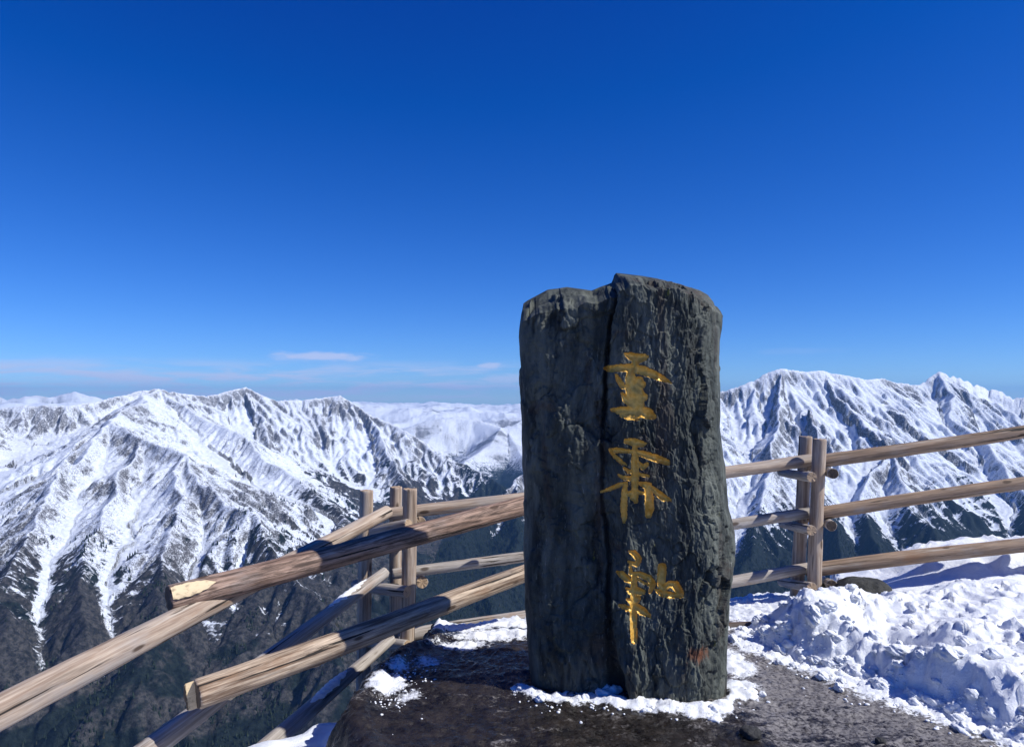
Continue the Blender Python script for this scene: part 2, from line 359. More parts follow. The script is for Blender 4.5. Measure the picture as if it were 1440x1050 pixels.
# ------------------------------------------------------------------ mountains: one terrain sheet to the horizon
#  each ridge: list of (photo x, photo y, distance m); the distances make the slopes run 25-38 degrees down to the valley
RIDGES = [
 # k (fall per metre), rib strength, points
 (0.56, 1.0, [(-160, 600, 4000), (-60, 585, 4100), (0, 574, 4200), (40, 569, 4250), (100, 569, 4350), (150, 561, 4550), (190, 549, 4750), (222, 545, 4850), (255, 553, 5000), (290, 556, 5200), (320, 550, 5300), (345, 543, 5400), (370, 553, 5400), (392, 563, 5450), (440, 561, 5600), (462, 557, 5700), (474, 555, 5700), (490, 563, 5680), (520, 580, 5600), (545, 592, 5550), (570, 605, 5450), (600, 625, 5350), (640, 648, 5200), (680, 668, 5050), (703, 681, 4950), (730, 720, 4700)]),
 (0.62, 0.9, [(474, 555, 5700), (462, 600, 5300), (445, 645, 4900), (430, 690, 4550)]),
 (0.62, 0.8, [(345, 543, 5400), (362, 590, 5050), (395, 640, 4650)]),
 (0.62, 0.9, [(520, 580, 5600), (545, 640, 5000), (585, 700, 4500), (600, 760, 4050)]),
 (0.50, 0.9, [(222, 545, 4850), (200, 562, 4300), (168, 585, 3650), (154, 593, 3420), (200, 613, 3240), (257, 634, 3040), (286, 674, 2800), (303, 709, 2620), (342, 716, 2540), (400, 790, 2280), (440, 860, 2050), (470, 960, 1800)]),
 (0.50, 0.35, [(222, 546, 4850), (260, 570, 4550), (310, 600, 4250), (350, 628, 4000), (400, 660, 3700), (455, 705, 3380), (500, 750, 3060), (530, 800, 2800), (560, 870, 2480)]),
 (0.56, 0.9, [(154, 593, 3420), (118, 622, 3150), (85, 660, 2850), (55, 730, 2450), (20, 810, 2120), (-10, 880, 1900)]),
 (0.58, 0.8, [(200, 613, 3240), (178, 655, 2900), (150, 720, 2530), (118, 800, 2180), (90, 880, 1930)]),
 (0.58, 0.8, [(257, 634, 3040), (250, 690, 2680), (225, 760, 2330), (200, 840, 2040), (190, 920, 1830)]),
 (0.54, 0.9, [(0, 574, 4200), (-30, 620, 3600), (-60, 690, 2900), (-80, 780, 2350)]),
 # far middle distance
 (0.42, 0.7, [(548, 606, 9400), (575, 600, 9400), (600, 591, 9600), (640, 586, 9800), (672, 590, 9700), (705, 600, 9300), (690, 625, 8300), (655, 648, 7500), (640, 672, 6800)]),
 (0.42, 0.7, [(735, 590, 10500), (712, 604, 9300), (735, 640, 8000), (745, 690, 6500)]),
 (0.42, 0.7, [(705, 600, 9300), (760, 590, 9600), (840, 585, 9800), (900, 580, 9000)]),
 # right massif
 (0.66, 1.1, [(640, 760, 3500), (690, 712, 3800), (735, 672, 4100), (790, 640, 4300), (860, 605, 4450), (930, 580, 4550), (985, 560, 4600), (1013, 550, 4620), (1035, 543, 4640), (1060, 535, 4660), (1085, 524, 4700), (1105, 517, 4720), (1130, 521, 4760), (1163, 520, 4800), (1190, 527, 4850), (1215, 533, 4900), (1240, 531, 5000), (1265, 537, 5100), (1290, 541, 5200), (1322, 522, 5300), (1350, 530, 5300), (1380, 540, 5300), (1440, 554, 5200), (1520, 560, 5000), (1640, 540, 4700)]),
 (0.72, 1.0, [(1105, 517, 4720), (1096, 570, 4350), (1080, 640, 3900), (1065, 720, 3450), (1050, 800, 3050)]),
 (0.72, 0.9, [(1163, 520, 4800), (1195, 570, 4420), (1235, 630, 4050), (1275, 680, 3700), (1310, 740, 3350), (1340, 800, 3050)]),
 (0.74, 0.8, [(1130, 521, 4760), (1140, 600, 4150), (1160, 680, 3700), (1175, 760, 3280), (1185, 840, 2950)]),
 (0.70, 0.8, [(1322, 522, 5300), (1345, 580, 4750), (1400, 640, 4250), (1450, 700, 3800), (1480, 780, 3300)]),
 (0.70, 0.8, [(1235, 630, 4050), (1225, 700, 3600), (1245, 780, 3180), (1255, 840, 2920)]),
 (0.70, 0.8, [(1013, 550, 4620), (1000, 620, 4050), (980, 700, 3550), (960, 780, 3100)]),
 (0.70, 0.8, [(735, 672, 4100), (730, 740, 3550), (705, 800, 3150), (690, 860, 2850)]),
 # far ranges
 (0.40, 0.6, [(-120, 556, 14500), (-20, 552, 14000), (10, 561, 14000), (40, 556, 14000), (75, 555, 14300), (105, 549, 14500), (125, 558, 14600), (160, 566, 15000)]),
 (0.35, 0.6, [(395, 562, 15000), (420, 560, 15500), (440, 563, 15500)]),
 (0.30, 0.5, [(480, 572, 16000), (560, 578, 15000), (590, 571, 15500), (640, 577, 16000), (660, 570, 21000), (690, 574, 21000), (720, 571, 22000), (800, 570, 22000), (900, 568, 24000)]),
]
def terrain_height(X, Y):
    R = np.hypot(X, Y)
    floor = np.where(R < 8000, -900.0, -900.0 + 700.0 * sstep(7500, 12500, R)) + 60 * fbm(X / 1400, Y / 1400, 4, 41) + 55 * fbm(X / 5200, Y / 5200, 5, 44) * sstep(8000, 12000, R) * 2.2
    floor = floor - sstep(16000, 28000, R) * 40
    hill = -4.0 - 1.02 * np.maximum(R - 7.5, -2)
    H = np.maximum(floor, hill)
    S = X * 0.7 + 91.0; D = R * 0.6 + 800; KIND = np.zeros_like(X)
    best = H.copy()
    wx = fbm(X / 520, Y / 520, 4, 101); wy = fbm(X / 520, Y / 520, 4, 111); jag = fbm(X / 90, Y / 90, 3, 121)
    X0, Y0 = X, Y
    for ri, (k, rib, pts) in enumerate(RIDGES):
        main = pts[0][1] < 600 and pts[-1][1] < 800 and len(pts) > 12 or pts[0][2] > 8000
        am = 14.0 if main else 75.0
        X = X0 + wx * am + jag * am * 0.12; Y = Y0 + wy * am
        W3 = np.array([P(*p) for p in pts])
        s0 = 0.0
        bd = np.full(X.shape, 1e9); bs = np.zeros_like(X); bz = np.full(X.shape, -2000.0); bh = np.full(X.shape, -1e9)
        for a, b in zip(W3[:-1], W3[1:]):
            dx, dy = b[0] - a[0], b[1] - a[1]; L2 = dx * dx + dy * dy; L = math.sqrt(L2)
            t = np.clip(((X - a[0]) * dx + (Y - a[1]) * dy) / L2, 0, 1)
            dist = np.hypot(X - a[0] - t * dx, Y - a[1] - t * dy); z = a[2] + t * (b[2] - a[2])
            h = z - k * dist
            m = h > bh
            bh = np.where(m, h, bh); bd = np.where(m, dist, bd); bs = np.where(m, s0 + t * L, bs)
            s0 += L
        # side of the ridge gives each flank its own ribs
        hh = bh
        m = hh > best
        best = np.where(m, hh, best); S = np.where(m, bs + ri * 5000.0, S); D = np.where(m, bd, D); KIND = np.where(m, rib, KIND)
    H = best; X, Y = X0, Y0
    scale = np.where(R > 8000, 2.2, 1.0)
    wob = fbm(X / 420, Y / 420, 3, 3) * 130 * np.minimum(1, D / 500)
    dd = np.minimum(D, 3000)
    for lam, amp, sd_ in ((330, 40, 1), (150, 24, 2), (68, 12, 3), (31, 5.0, 4)):
        l = lam * scale
        r = 1 - np.abs(perlin((S + wob) / l, dd / (5.0 * l), 50 + sd_ * 5)) * 1.7
        H = H - (1 - r) * amp * scale * np.minimum(1, D / (1.8 * l)) * KIND
    on = (R > 900)
    iso = np.where(R > 8000, (ridged(X / 2100, Y / 2100, 6, 70, 0.5) - 0.62) * 3.2, ridged(X / 240, Y / 240, 6, 70, 0.5) - 0.62)
    H = H + iso * 34 * scale * np.minimum(1, D / 350) * on + fbm(X / 45, Y / 45, 3, 90, 0.6) * 5.5 * np.where(R > 8000, 0.6, 1.0) * np.minimum(1, 0.3 + D / 120) * on
    H = H + np.where(R <= 900, fbm(X / 30, Y / 30, 3, 93) * np.minimum(R * 0.01, 4), 0)
    return H, S, D, KIND, R

def erode():
    """rain-drop erosion of the near ranges on a 10 m grid: carves branching gullies down the fall line"""
    cell = 10.0; x0, y0, nx, ny = -4700.0, 1000.0, 940, 570
    gx, gy = np.meshgrid(x0 + np.arange(nx) * cell, y0 + np.arange(ny) * cell)
    H = terrain_height(gx.ravel(), gy.ravel())[0] / cell; H0 = H.copy(); flow = np.zeros_like(H)
    rng = np.random.default_rng(3); nb, per = 26, 14000
    for b in range(nb):
        px = rng.uniform(1, nx - 3, per); py = rng.uniform(1, ny - 3, per); dx = np.zeros(per); dy = np.zeros(per); vel = np.ones(per); wat = np.ones(per); sed = np.zeros(per)
        for it in range(42):
            ix = px.astype(np.int64); iy = py.astype(np.int64); fx = px - ix; fy = py - iy; i0 = iy * nx + ix
            h00, h10, h01, h11 = H[i0], H[i0 + 1], H[i0 + nx], H[i0 + nx + 1]
            gX = (h10 - h00) * (1 - fy) + (h11 - h01) * fy; gY = (h01 - h00) * (1 - fx) + (h11 - h10) * fx
            h = h00 * (1 - fx) * (1 - fy) + h10 * fx * (1 - fy) + h01 * (1 - fx) * fy + h11 * fx * fy
            dx = dx * 0.12 - gX * 0.88; dy = dy * 0.12 - gY * 0.88; l = np.hypot(dx, dy) + 1e-9; dx /= l; dy /= l
            qx = np.clip(px + dx, 1, nx - 3); qy = np.clip(py + dy, 1, ny - 3); jx = qx.astype(np.int64); jy = qy.astype(np.int64); ex = qx - jx; ey = qy - jy; j0 = jy * nx + jx
            hn = H[j0] * (1 - ex) * (1 - ey) + H[j0 + 1] * ex * (1 - ey) + H[j0 + nx] * (1 - ex) * ey + H[j0 + nx + 1] * ex * ey
            dh = hn - h
            cap = np.maximum(-dh, 0.01) * vel * wat * 2.2
            dep = np.where(dh > 0, np.minimum(dh, sed), (sed - cap) * 0.3); ero = np.minimum((cap - sed) * 0.16, np.maximum(-dh, 0) * 0.6)
            ch = np.where((sed > cap) | (dh > 0), dep, -ero)
            sed -= ch
            for off, w_ in ((0, (1 - fx) * (1 - fy)), (1, fx * (1 - fy)), (nx, (1 - fx) * fy), (nx + 1, fx * fy)):
                np.add.at(H, i0 + off, ch * w_)
            np.add.at(flow, i0, wat)
            vel = np.sqrt(np.maximum(vel * vel - dh * 2.0, 0.01)).clip(0, 6); wat *= 0.98; px, py = qx, qy
    dH = ((H - H0) * cell).reshape(ny, nx); flow = flow.reshape(ny, nx)
    for _ in range(1):
        dH[1:-1, 1:-1] = (dH[1:-1, 1:-1] * 4 + dH[:-2, 1:-1] + dH[2:, 1:-1] + dH[1:-1, :-2] + dH[1:-1, 2:]) / 8
        flow[1:-1, 1:-1] = (flow[1:-1, 1:-1] * 4 + flow[:-2, 1:-1] + flow[2:, 1:-1] + flow[1:-1, :-2] + flow[1:-1, 2:]) / 8
    print('erosion', dH.min(), dH.max(), np.percentile(dH, (5, 50, 95)), np.percentile(flow, (5, 50, 95, 99)))
    return x0, y0, cell, nx, ny, dH, flow
def sample(E, X, Y):
    x0, y0, cell, nx, ny, dH, flow = E
    u = (X - x0) / cell; v = (Y - y0) / cell; ok = (u > 2) & (u < nx - 3) & (v > 2) & (v < ny - 3)
    u = u.clip(0, nx - 2); v = v.clip(0, ny - 2); i = u.astype(int); j = v.astype(int); fx, fy = u - i, v - j
    fade = np.clip(np.minimum(np.minimum(u, nx - u), np.minimum(v, ny - v)) / 20, 0, 1) * ok
    def s(a): return (a[j, i] * (1 - fx) + a[j, i + 1] * fx) * (1 - fy) + (a[j + 1, i] * (1 - fx) + a[j + 1, i + 1] * fx) * fy
    return s(dH) * fade, s(flow) * ok
EROS = erode()
def build_terrain():
    az = np.concatenate([np.linspace(-180, -44, 46)[:-1], np.linspace(-44, -36.5, 24)[:-1], np.linspace(-36.5, 36.5, 940)[:-1], np.linspace(36.5, 44, 24)[:-1], np.linspace(44, 180, 47)[:-1]])
    az = np.radians(az)
    rad = np.concatenate([np.geomspace(7.5, 1400, 40)[:-1], np.linspace(1400, 3600, 300)[:-1], np.linspace(3600, 6100, 250)[:-1], np.geomspace(6100, 28000, 190)])
    A, Rr = np.meshgrid(az, rad)
    X = (np.sin(A) * Rr); Y = (np.cos(A) * Rr)
    sh = X.shape
    H, S, D, KIND, R = terrain_height(X.ravel(), Y.ravel())
    X = X.ravel(); Y = Y.ravel()
    dH, flow = sample(EROS, X, Y); H = H + dH; gul = np.clip(np.log1p(flow) / 5.0, 0, 1.2); gm = float(np.median(gul[flow > 0]))
    nr, nc = sh
    Hg = H.reshape(sh)
    gz = np.gradient(Hg, axis=0) / np.gradient(Rr, axis=0)
    ga = np.gradient(Hg, axis=1) / (np.gradient(A, axis=1) * Rr)
    slope = np.hypot(gz, ga).ravel()
    line = -545 + 110 * fbm(X / 600, Y / 600, 5, 12, 0.6) - 30 * (X > 0)
    low = 0.5 + (line - H) / 330.0 - 0.8 * (gul - gm) * sstep(-800, -560, H)
    low = np.where(R > 6300, 0.5 + (-690 + 60 * fbm(X / 500, Y / 500, 4, 13, 0.6) - H) / 300, low)
    bare = 0.17 + 0.42 * (slope - 0.66) + 0.34 * fbm(X / 330, Y / 330, 4, 21) - 0.26 * (gul - gm) + 0.10 * sstep(6500, 9000, R) * sstep(14000, 11000, R) - 0.12 * (R > 11000)
    bare = bare + np.where(R > 7500, 0.55 * fbm(X / 850, Y / 850, 5, 23, 0.6) + 0.10, 0)
    ax = np.degrees(np.arctan2(X, Y))
    bare = bare + 0.22 * np.exp(-((X + 2750) / 550) ** 2 - ((Y - 4150) / 420) ** 2)       # dark crags of the western crest
    bare = bare + 0.10 * ((X < -900) & (R < 3500)) - 0.12 * ((X < -1000) & (R > 3500) & (R < 4700) & (ax > -26)) - 0.17 * (X > 500)
    wood = 0.38 + 0.5 * fbm(X / 380, Y / 380, 3, 31) + 0.75 * (X > -350) * sstep(-600, -300, X) + 0.5 * sstep(-700, -860, H)
    rc = np.stack([S, D, np.zeros_like(S)], -1)
    V = np.stack([X, Y, H], -1)
    o = mesh_np('mountains', V, grid_quads(nr, nc, True), [M_TERR], None, True, dict(rc=rc, gul=gul, bare=bare, low=np.clip(low, -1.5, 2.5), wood=wood, far=R))
    tag(o, 'snow covered mountain ranges and dark wooded valley beyond the fence', 'mountains', None, 'structure')
    return sh, az, rad, Hg, low.reshape(sh), wood.reshape(sh), slope.reshape(sh)

TERR = build_terrain()

def build_forest():
    """conifers on the lower slopes, a wood that reads as one mass: one stuff object"""
    sh, az, rad, Hg, low, wood, slope = TERR
    n = 260000
    a = np.radians(RNG.uniform(-37, 37, n)); r = np.sqrt(RNG.uniform(1350.0 ** 2, 3700.0 ** 2, n))
    ia = np.searchsorted(az, a).clip(1, len(az) - 1) - 1; ir = np.searchsorted(rad, r).clip(1, len(rad) - 1) - 1
    ta = (a - az[ia]) / (az[ia + 1] - az[ia]); tr_ = (r - rad[ir]) / (rad[ir + 1] - rad[ir])
    z = (Hg[ir, ia] * (1 - ta) + Hg[ir, ia + 1] * ta) * (1 - tr_) + (Hg[ir + 1, ia] * (1 - ta) + Hg[ir + 1, ia + 1] * ta) * tr_
    X = np.sin(a) * r; Y = np.cos(a) * r
    lw = low[ir, ia]; wd = wood[ir, ia]
    clump = fbm(X / 130, Y / 130, 4, 61, 0.6)
    p = sstep(0.22, 0.75, lw + 0.25 * clump) * sstep(-0.10, 0.25, clump + (wd - 0.62) * 0.6)
    keep = RNG.uniform(0, 1, n) < p * 0.9
    X, Y, z = X[keep], Y[keep], z[keep]
    if len(X) > 40000: X, Y, z = X[:40000], Y[:40000], z[:40000]
    m = len(X)
    hgt = RNG.uniform(7, 15, m); wid = hgt * RNG.uniform(0.17, 0.26, m); rot = RNG.uniform(0, 6.28, m)
    K = 5
    ang = np.arange(K) * 2 * np.pi / K
    V = []; 
    c = np.stack([X, Y, z], -1)
    def ringv(zf, wf, dr):
        t = ang[None] + rot[:, None] + dr
        jit = RNG.uniform(0.75, 1.25, (m, K))
        return np.stack([X[:, None] + np.cos(t) * wid[:, None] * wf * jit, Y[:, None] + np.sin(t) * wid[:, None] * wf * jit, (z + hgt * zf - 0.5)[:, None] + RNG.uniform(-0.4, 0.4, (m, K))], -1)
    r1 = ringv(0.02, 1.0, 0); a1 = np.stack([X, Y, z + hgt * 0.66], -1)[:, None]
    r2 = ringv(0.40, 0.68, 0.6); a2 = np.stack([X, Y, z + hgt], -1)[:, None]
    V = np.concatenate([r1, a1, r2, a2], 1).reshape(-1, 3); per = 2 * K + 2
    t = []
    for i in range(K):
        t.append((i, (i + 1) % K, K)); t.append((K + 1 + i, K + 1 + (i + 1) % K, 2 * K + 1))
    T = (np.array(t)[None] + (np.arange(m) * per)[:, None, None]).reshape(-1, 3)
    o = mesh_np('forest', V, None, [M_TREE], None, False, None, None, T)
    tag(o, 'dark conifer forest scattered over the lower valley slopes', 'forest', None, 'stuff')
    print('forest trees', m)
build_forest()

# ------------------------------------------------------------------ near ground: trampled platform, ledge, drop
EDGE = [G(600, 900), G(560, 918), G(525, 945), G(497, 985), G(488, 1010), G(500, 1040), G(515, 1085), G(540, 1160)]
def edge_x(Y):
    ys = np.array([p.y for p in EDGE])[::-1]; xs = np.array([p.x for p in EDGE])[::-1]
    return np.interp(Y, ys, xs)
def bank_height(X, Y):
    """shovelled snow on the right: front foot line, rising to a crest, second bank behind"""
    foot = np.interp(Y, [1.5, 2.6, 3.2, 3.6, 4.0, 4.5, 4.9, 5.3, 5.8, 6.4], [2.6, 2.62, 2.55, 2.40, 2.10, 1.86, 1.62, 1.72, 2.0, 2.6])
    wob = 0.10 * fbm(X * 2.6, Y * 2.6, 3, 7) + 0.05 * fbm(X * 9, Y * 9, 3, 8)
    d = X - foot + wob
    back = (5.38 + 0.10 * fbm(X * 2, Y * 2, 2, 4) + np.maximum(X - 2.4, 0) * 0.35) - Y
    top = 0.225 + 0.05 * np.exp(-((X - 2.05) / 0.3) ** 2) + 0.05 * fbm(X * 1.6, Y * 1.6, 3, 17) + 0.06 * sstep(2.6, 3.4, X)
    h = np.minimum(top * sstep(-0.02, 0.28, d), top * sstep(-0.12, 0.30, back) + 0.0)
    h = h * np.where(d > -0.02, 1, 0) + 0
    # scooped hollow in the face
    h = h - 0.20 * np.exp(-((X - 2.32) / 0.20) ** 2 - ((Y - 4.55) / 0.30) ** 2)
    h = h + 0.06 * np.exp(-((X - 1.95) / 0.12) ** 2 - ((Y - 4.85) / 0.18) ** 2)
    # second bank beyond
    b2 = 0.30 * sstep(3.05, 4.4, X + 0.25 * fbm(X * 1.4, Y * 1.4, 3, 27)) * sstep(5.95, 6.7, Y + 0.12 * fbm(X * 3, Y * 3, 3, 29)) * sstep(8.0, 7.2, Y)
    h = np.maximum(h, b2)
    lum = sstep(0.03, 0.12, h)
    d1, d2, cid = worley(X * 9 + 0.6 * fbm(X * 7, Y * 7, 2, 5), Y * 9, 3)
    cr = 0.15 + sstep(-0.15, 0.35, fbm(X * 1.9, Y * 1.9, 3, 36))
    fv, fe = facets(X * 5.5 + 0.5 * fbm(X * 6, Y * 6, 3, 38), Y * 5.5 + 0.5 * fbm(X * 6, Y * 6, 3, 39), 12, 0.8)
    h = h + lum * (0.05 * fbm(X * 2.6, Y * 2.6, 3, 35, 0.55) + 0.030 * cr * fbm(X * 7, Y * 7, 4, 37, 0.62) + 0.085 * cr * fv + 0.03 * cr * np.maximum(0, 0.55 - d1) * (cid > 0.6) + 0.008 * cr * fbm(X * 28, Y * 28, 3, 47, 0.65))
    return h
def ground_height(X, Y):
    e = X - edge_x(Y) + 0.035 * fbm(X * 6, Y * 6, 3, 2) + 0.02 * fbm(X * 20, Y * 20, 2, 3)
    base = 0.025 * fbm(X * 1.3, Y * 1.3, 3, 1) + 0.016 * fbm(X * 4, Y * 5, 4, 6, 0.6) + 0.010 * (ridged(X * 9 + Y * 3, Y * 13, 4, 9, 0.6) - 0.6) + 0.006 * fbm(X * 30, Y * 30, 3, 10, 0.6)
    # far rim of the platform
    rim = np.interp(X, [-1.2, -0.6, 0.0, 1.2, 1.8, 3.0, 6], [4.9, 5.08, 5.25, 5.2, 5.5, 6.0, 7.4]) + 0.05 * fbm(X * 5, Y * 0 + 1, 3, 14)
    fy = Y - rim
    fallY = np.where(fy > 0, -0.17 * np.minimum(fy, 1.2), 0) - 0.95 * np.maximum(fy - np.interp(X, [-1, 0.5, 2, 4], [0.35, 0.6, 1.15, 1.3]), 0)
    lip = 0.035 * np.exp(-((e - 0.05) / 0.06) ** 2)
    ledge = -0.25 - 0.12 * np.maximum(-e - 0.1, 0) - 0.05 * fbm(X * 3, Y * 3, 3, 15)
    far_l = Y - np.interp(X, [-4, -1.7, -1.0, -0.7, 0], [2.9, 4.02, 4.43, 4.62, 5.4]) + 0.05 * fbm(X * 4, Y * 0 + 3, 3, 16)
    ledge = ledge - 1.15 * np.maximum(far_l, 0) - 0.9 * np.maximum(-X - 3.0, 0)
    drop = sstep(0.0, -0.16, e)
    z = (base + lip + fallY) * (1 - drop) + np.minimum(ledge, base + fallY) * drop
    return z, e, fy
def build_ground():
    xs = np.concatenate([np.linspace(-9, -2.2, 26)[:-1], np.arange(-2.2, -1.05, 0.03), np.arange(-1.05, 3.3, 0.0145), np.arange(3.3, 5.2, 0.05), np.linspace(5.2, 9, 16)])
    ys = np.concatenate([np.linspace(-6, 2.6, 22)[:-1], np.arange(2.6, 3.2, 0.04), np.arange(3.2, 5.5, 0.0145), np.arange(5.5, 7.0, 0.04), np.linspace(7.0, 10, 16)])
    X, Y = np.meshgrid(xs, ys); sh = X.shape; X = X.ravel(); Y = Y.ravel()
    Z, e, fy = ground_height(X, Y)
    # snow where it was swept against things
    def blob(px, py, rx, ry, k=1.0):
        c = G(px, py); return k * np.exp(-((X - c.x) / rx) ** 2 - ((Y - c.y) / ry) ** 2)
    snow = np.zeros_like(X)
    base_line = np.interp(X, [0.06, 0.12, 0.45, 0.55, 0.95, 1.12, 1.2], [4.18, 4.09, 4.01, 3.98, 3.89, 3.93, 4.11])   # foot of the monument
    dfoot = base_line - Y
    rw = 0.10 + 0.09 * fbm(X * 4, Y * 4, 3, 18)
    ring = np.exp(-((dfoot - 0.02) / np.maximum(rw, 0.03)) ** 2) * sstep(-0.08, 0.1, X) * sstep(1.42, 1.22, X) * np.clip(0.98 + 0.7 * fbm(X * 3.1, Y * 2, 3, 20), 0.45, 1.15)
    snow = np.maximum(snow, ring * 1.05)
    Z = Z + 0.017 * ring * (0.5 + 1.5 * fbm(X * 9, Y * 9, 5, 19, 0.65))
    for b in ((545, 962, 0.14, 0.16, 0.95), (575, 975, 0.12, 0.12, 0.62), (560, 940, 0.10, 0.2, 0.7), (600, 930, 0.22, 0.16, 0.6), (650, 905, 0.3, 0.14, 0.75), (700, 892, 0.4, 0.16, 0.95),
              (845, 962, 0.16, 0.12, 0.9), (1030, 930, 0.14, 0.35, 0.95), (1060, 905, 0.2, 0.3, 0.85), (1040, 965, 0.14, 0.14, 0.9), (1110, 905, 0.3, 0.3, 0.7)):
        snow = np.maximum(snow, blob(*b))
    foot = np.interp(Y, [1.5, 2.6, 3.2, 3.6, 4.0, 4.5, 4.9, 5.3, 5.8, 6.4], [2.6, 2.62, 2.55, 2.40, 2.10, 1.86, 1.62, 1.72, 2.0, 2.6])
    snow = np.maximum(snow, sstep(-0.42, 0.05, X - foot))
    snow = np.maximum(snow, sstep(-0.1, 0.25, fy) * (X > -0.55))
    snow = np.where(e < -0.08, sstep(-0.10, -0.20, e) * 1.2, snow)
    ice = 0.30 + 0.35 * fbm(X * 1.5, Y * 1.5, 3, 33) + 0.45 * np.exp(-((X - 1.6) / 0.7) ** 2) + 0.3 * sstep(-0.8, 0.0, X - foot) - 0.35 * np.exp(-((X - 0.5) / 0.7) ** 2 - ((Y - 3.45) / 0.25) ** 2) - 0.4 * (X < -0.1) * (Y < 3.95)
    ice = ice - 0.5 * (Y > 4.1) * (X < 0.1)  # pale ice cut back to darken the ground where the monument's shadow falls
    Z = Z + 0.02 * sstep(0.3, 0.9, snow) * (0.5 + 1.0 * fbm(X * 18, Y * 18, 3, 77, 0.6)) * (e > -0.1)
    o = mesh_np('ground', np.stack([X, Y, Z], -1), grid_quads(*sh), [M_GROUND], None, True, dict(snow=snow, ice=ice))
    tag(o, 'trampled muddy and icy viewing platform edged with snow', 'ground', None, 'structure')
build_ground()
def build_bank():
    xs = np.concatenate([np.arange(1.3, 3.4, 0.0125), np.arange(3.4, 6.5, 0.045)]); ys = np.concatenate([np.linspace(1.2, 3.3, 30)[:-1], np.arange(3.3, 6.0, 0.0125), np.arange(6.0, 8.0, 0.05)])
    X, Y = np.meshgrid(xs, ys); sh = X.shape; X = X.ravel(); Y = Y.ravel()
    h = bank_height(X, Y); g, _, _ = ground_height(X, Y)
    Z = np.where(h > 0.004, np.maximum(g, g * 0.4 + 0) + h, g - 0.06)
    jx = 0.02 * fbm(X * 16, Y * 16, 3, 55) * sstep(0.02, 0.1, h); jy = 0.02 * fbm(X * 16, Y * 16, 3, 58) * sstep(0.02, 0.1, h)
    Q = grid_quads(*sh); keep = (h[Q] > 0.001).any(1)
    o = mesh_np('snow_bank', np.stack([X + jx, Y + jy, Z], -1), Q[keep], [M_SNOW])
    tag(o, 'heaped shovelled white snow banked up beside the right fence post', 'snow bank', None, 'stuff')
build_bank()
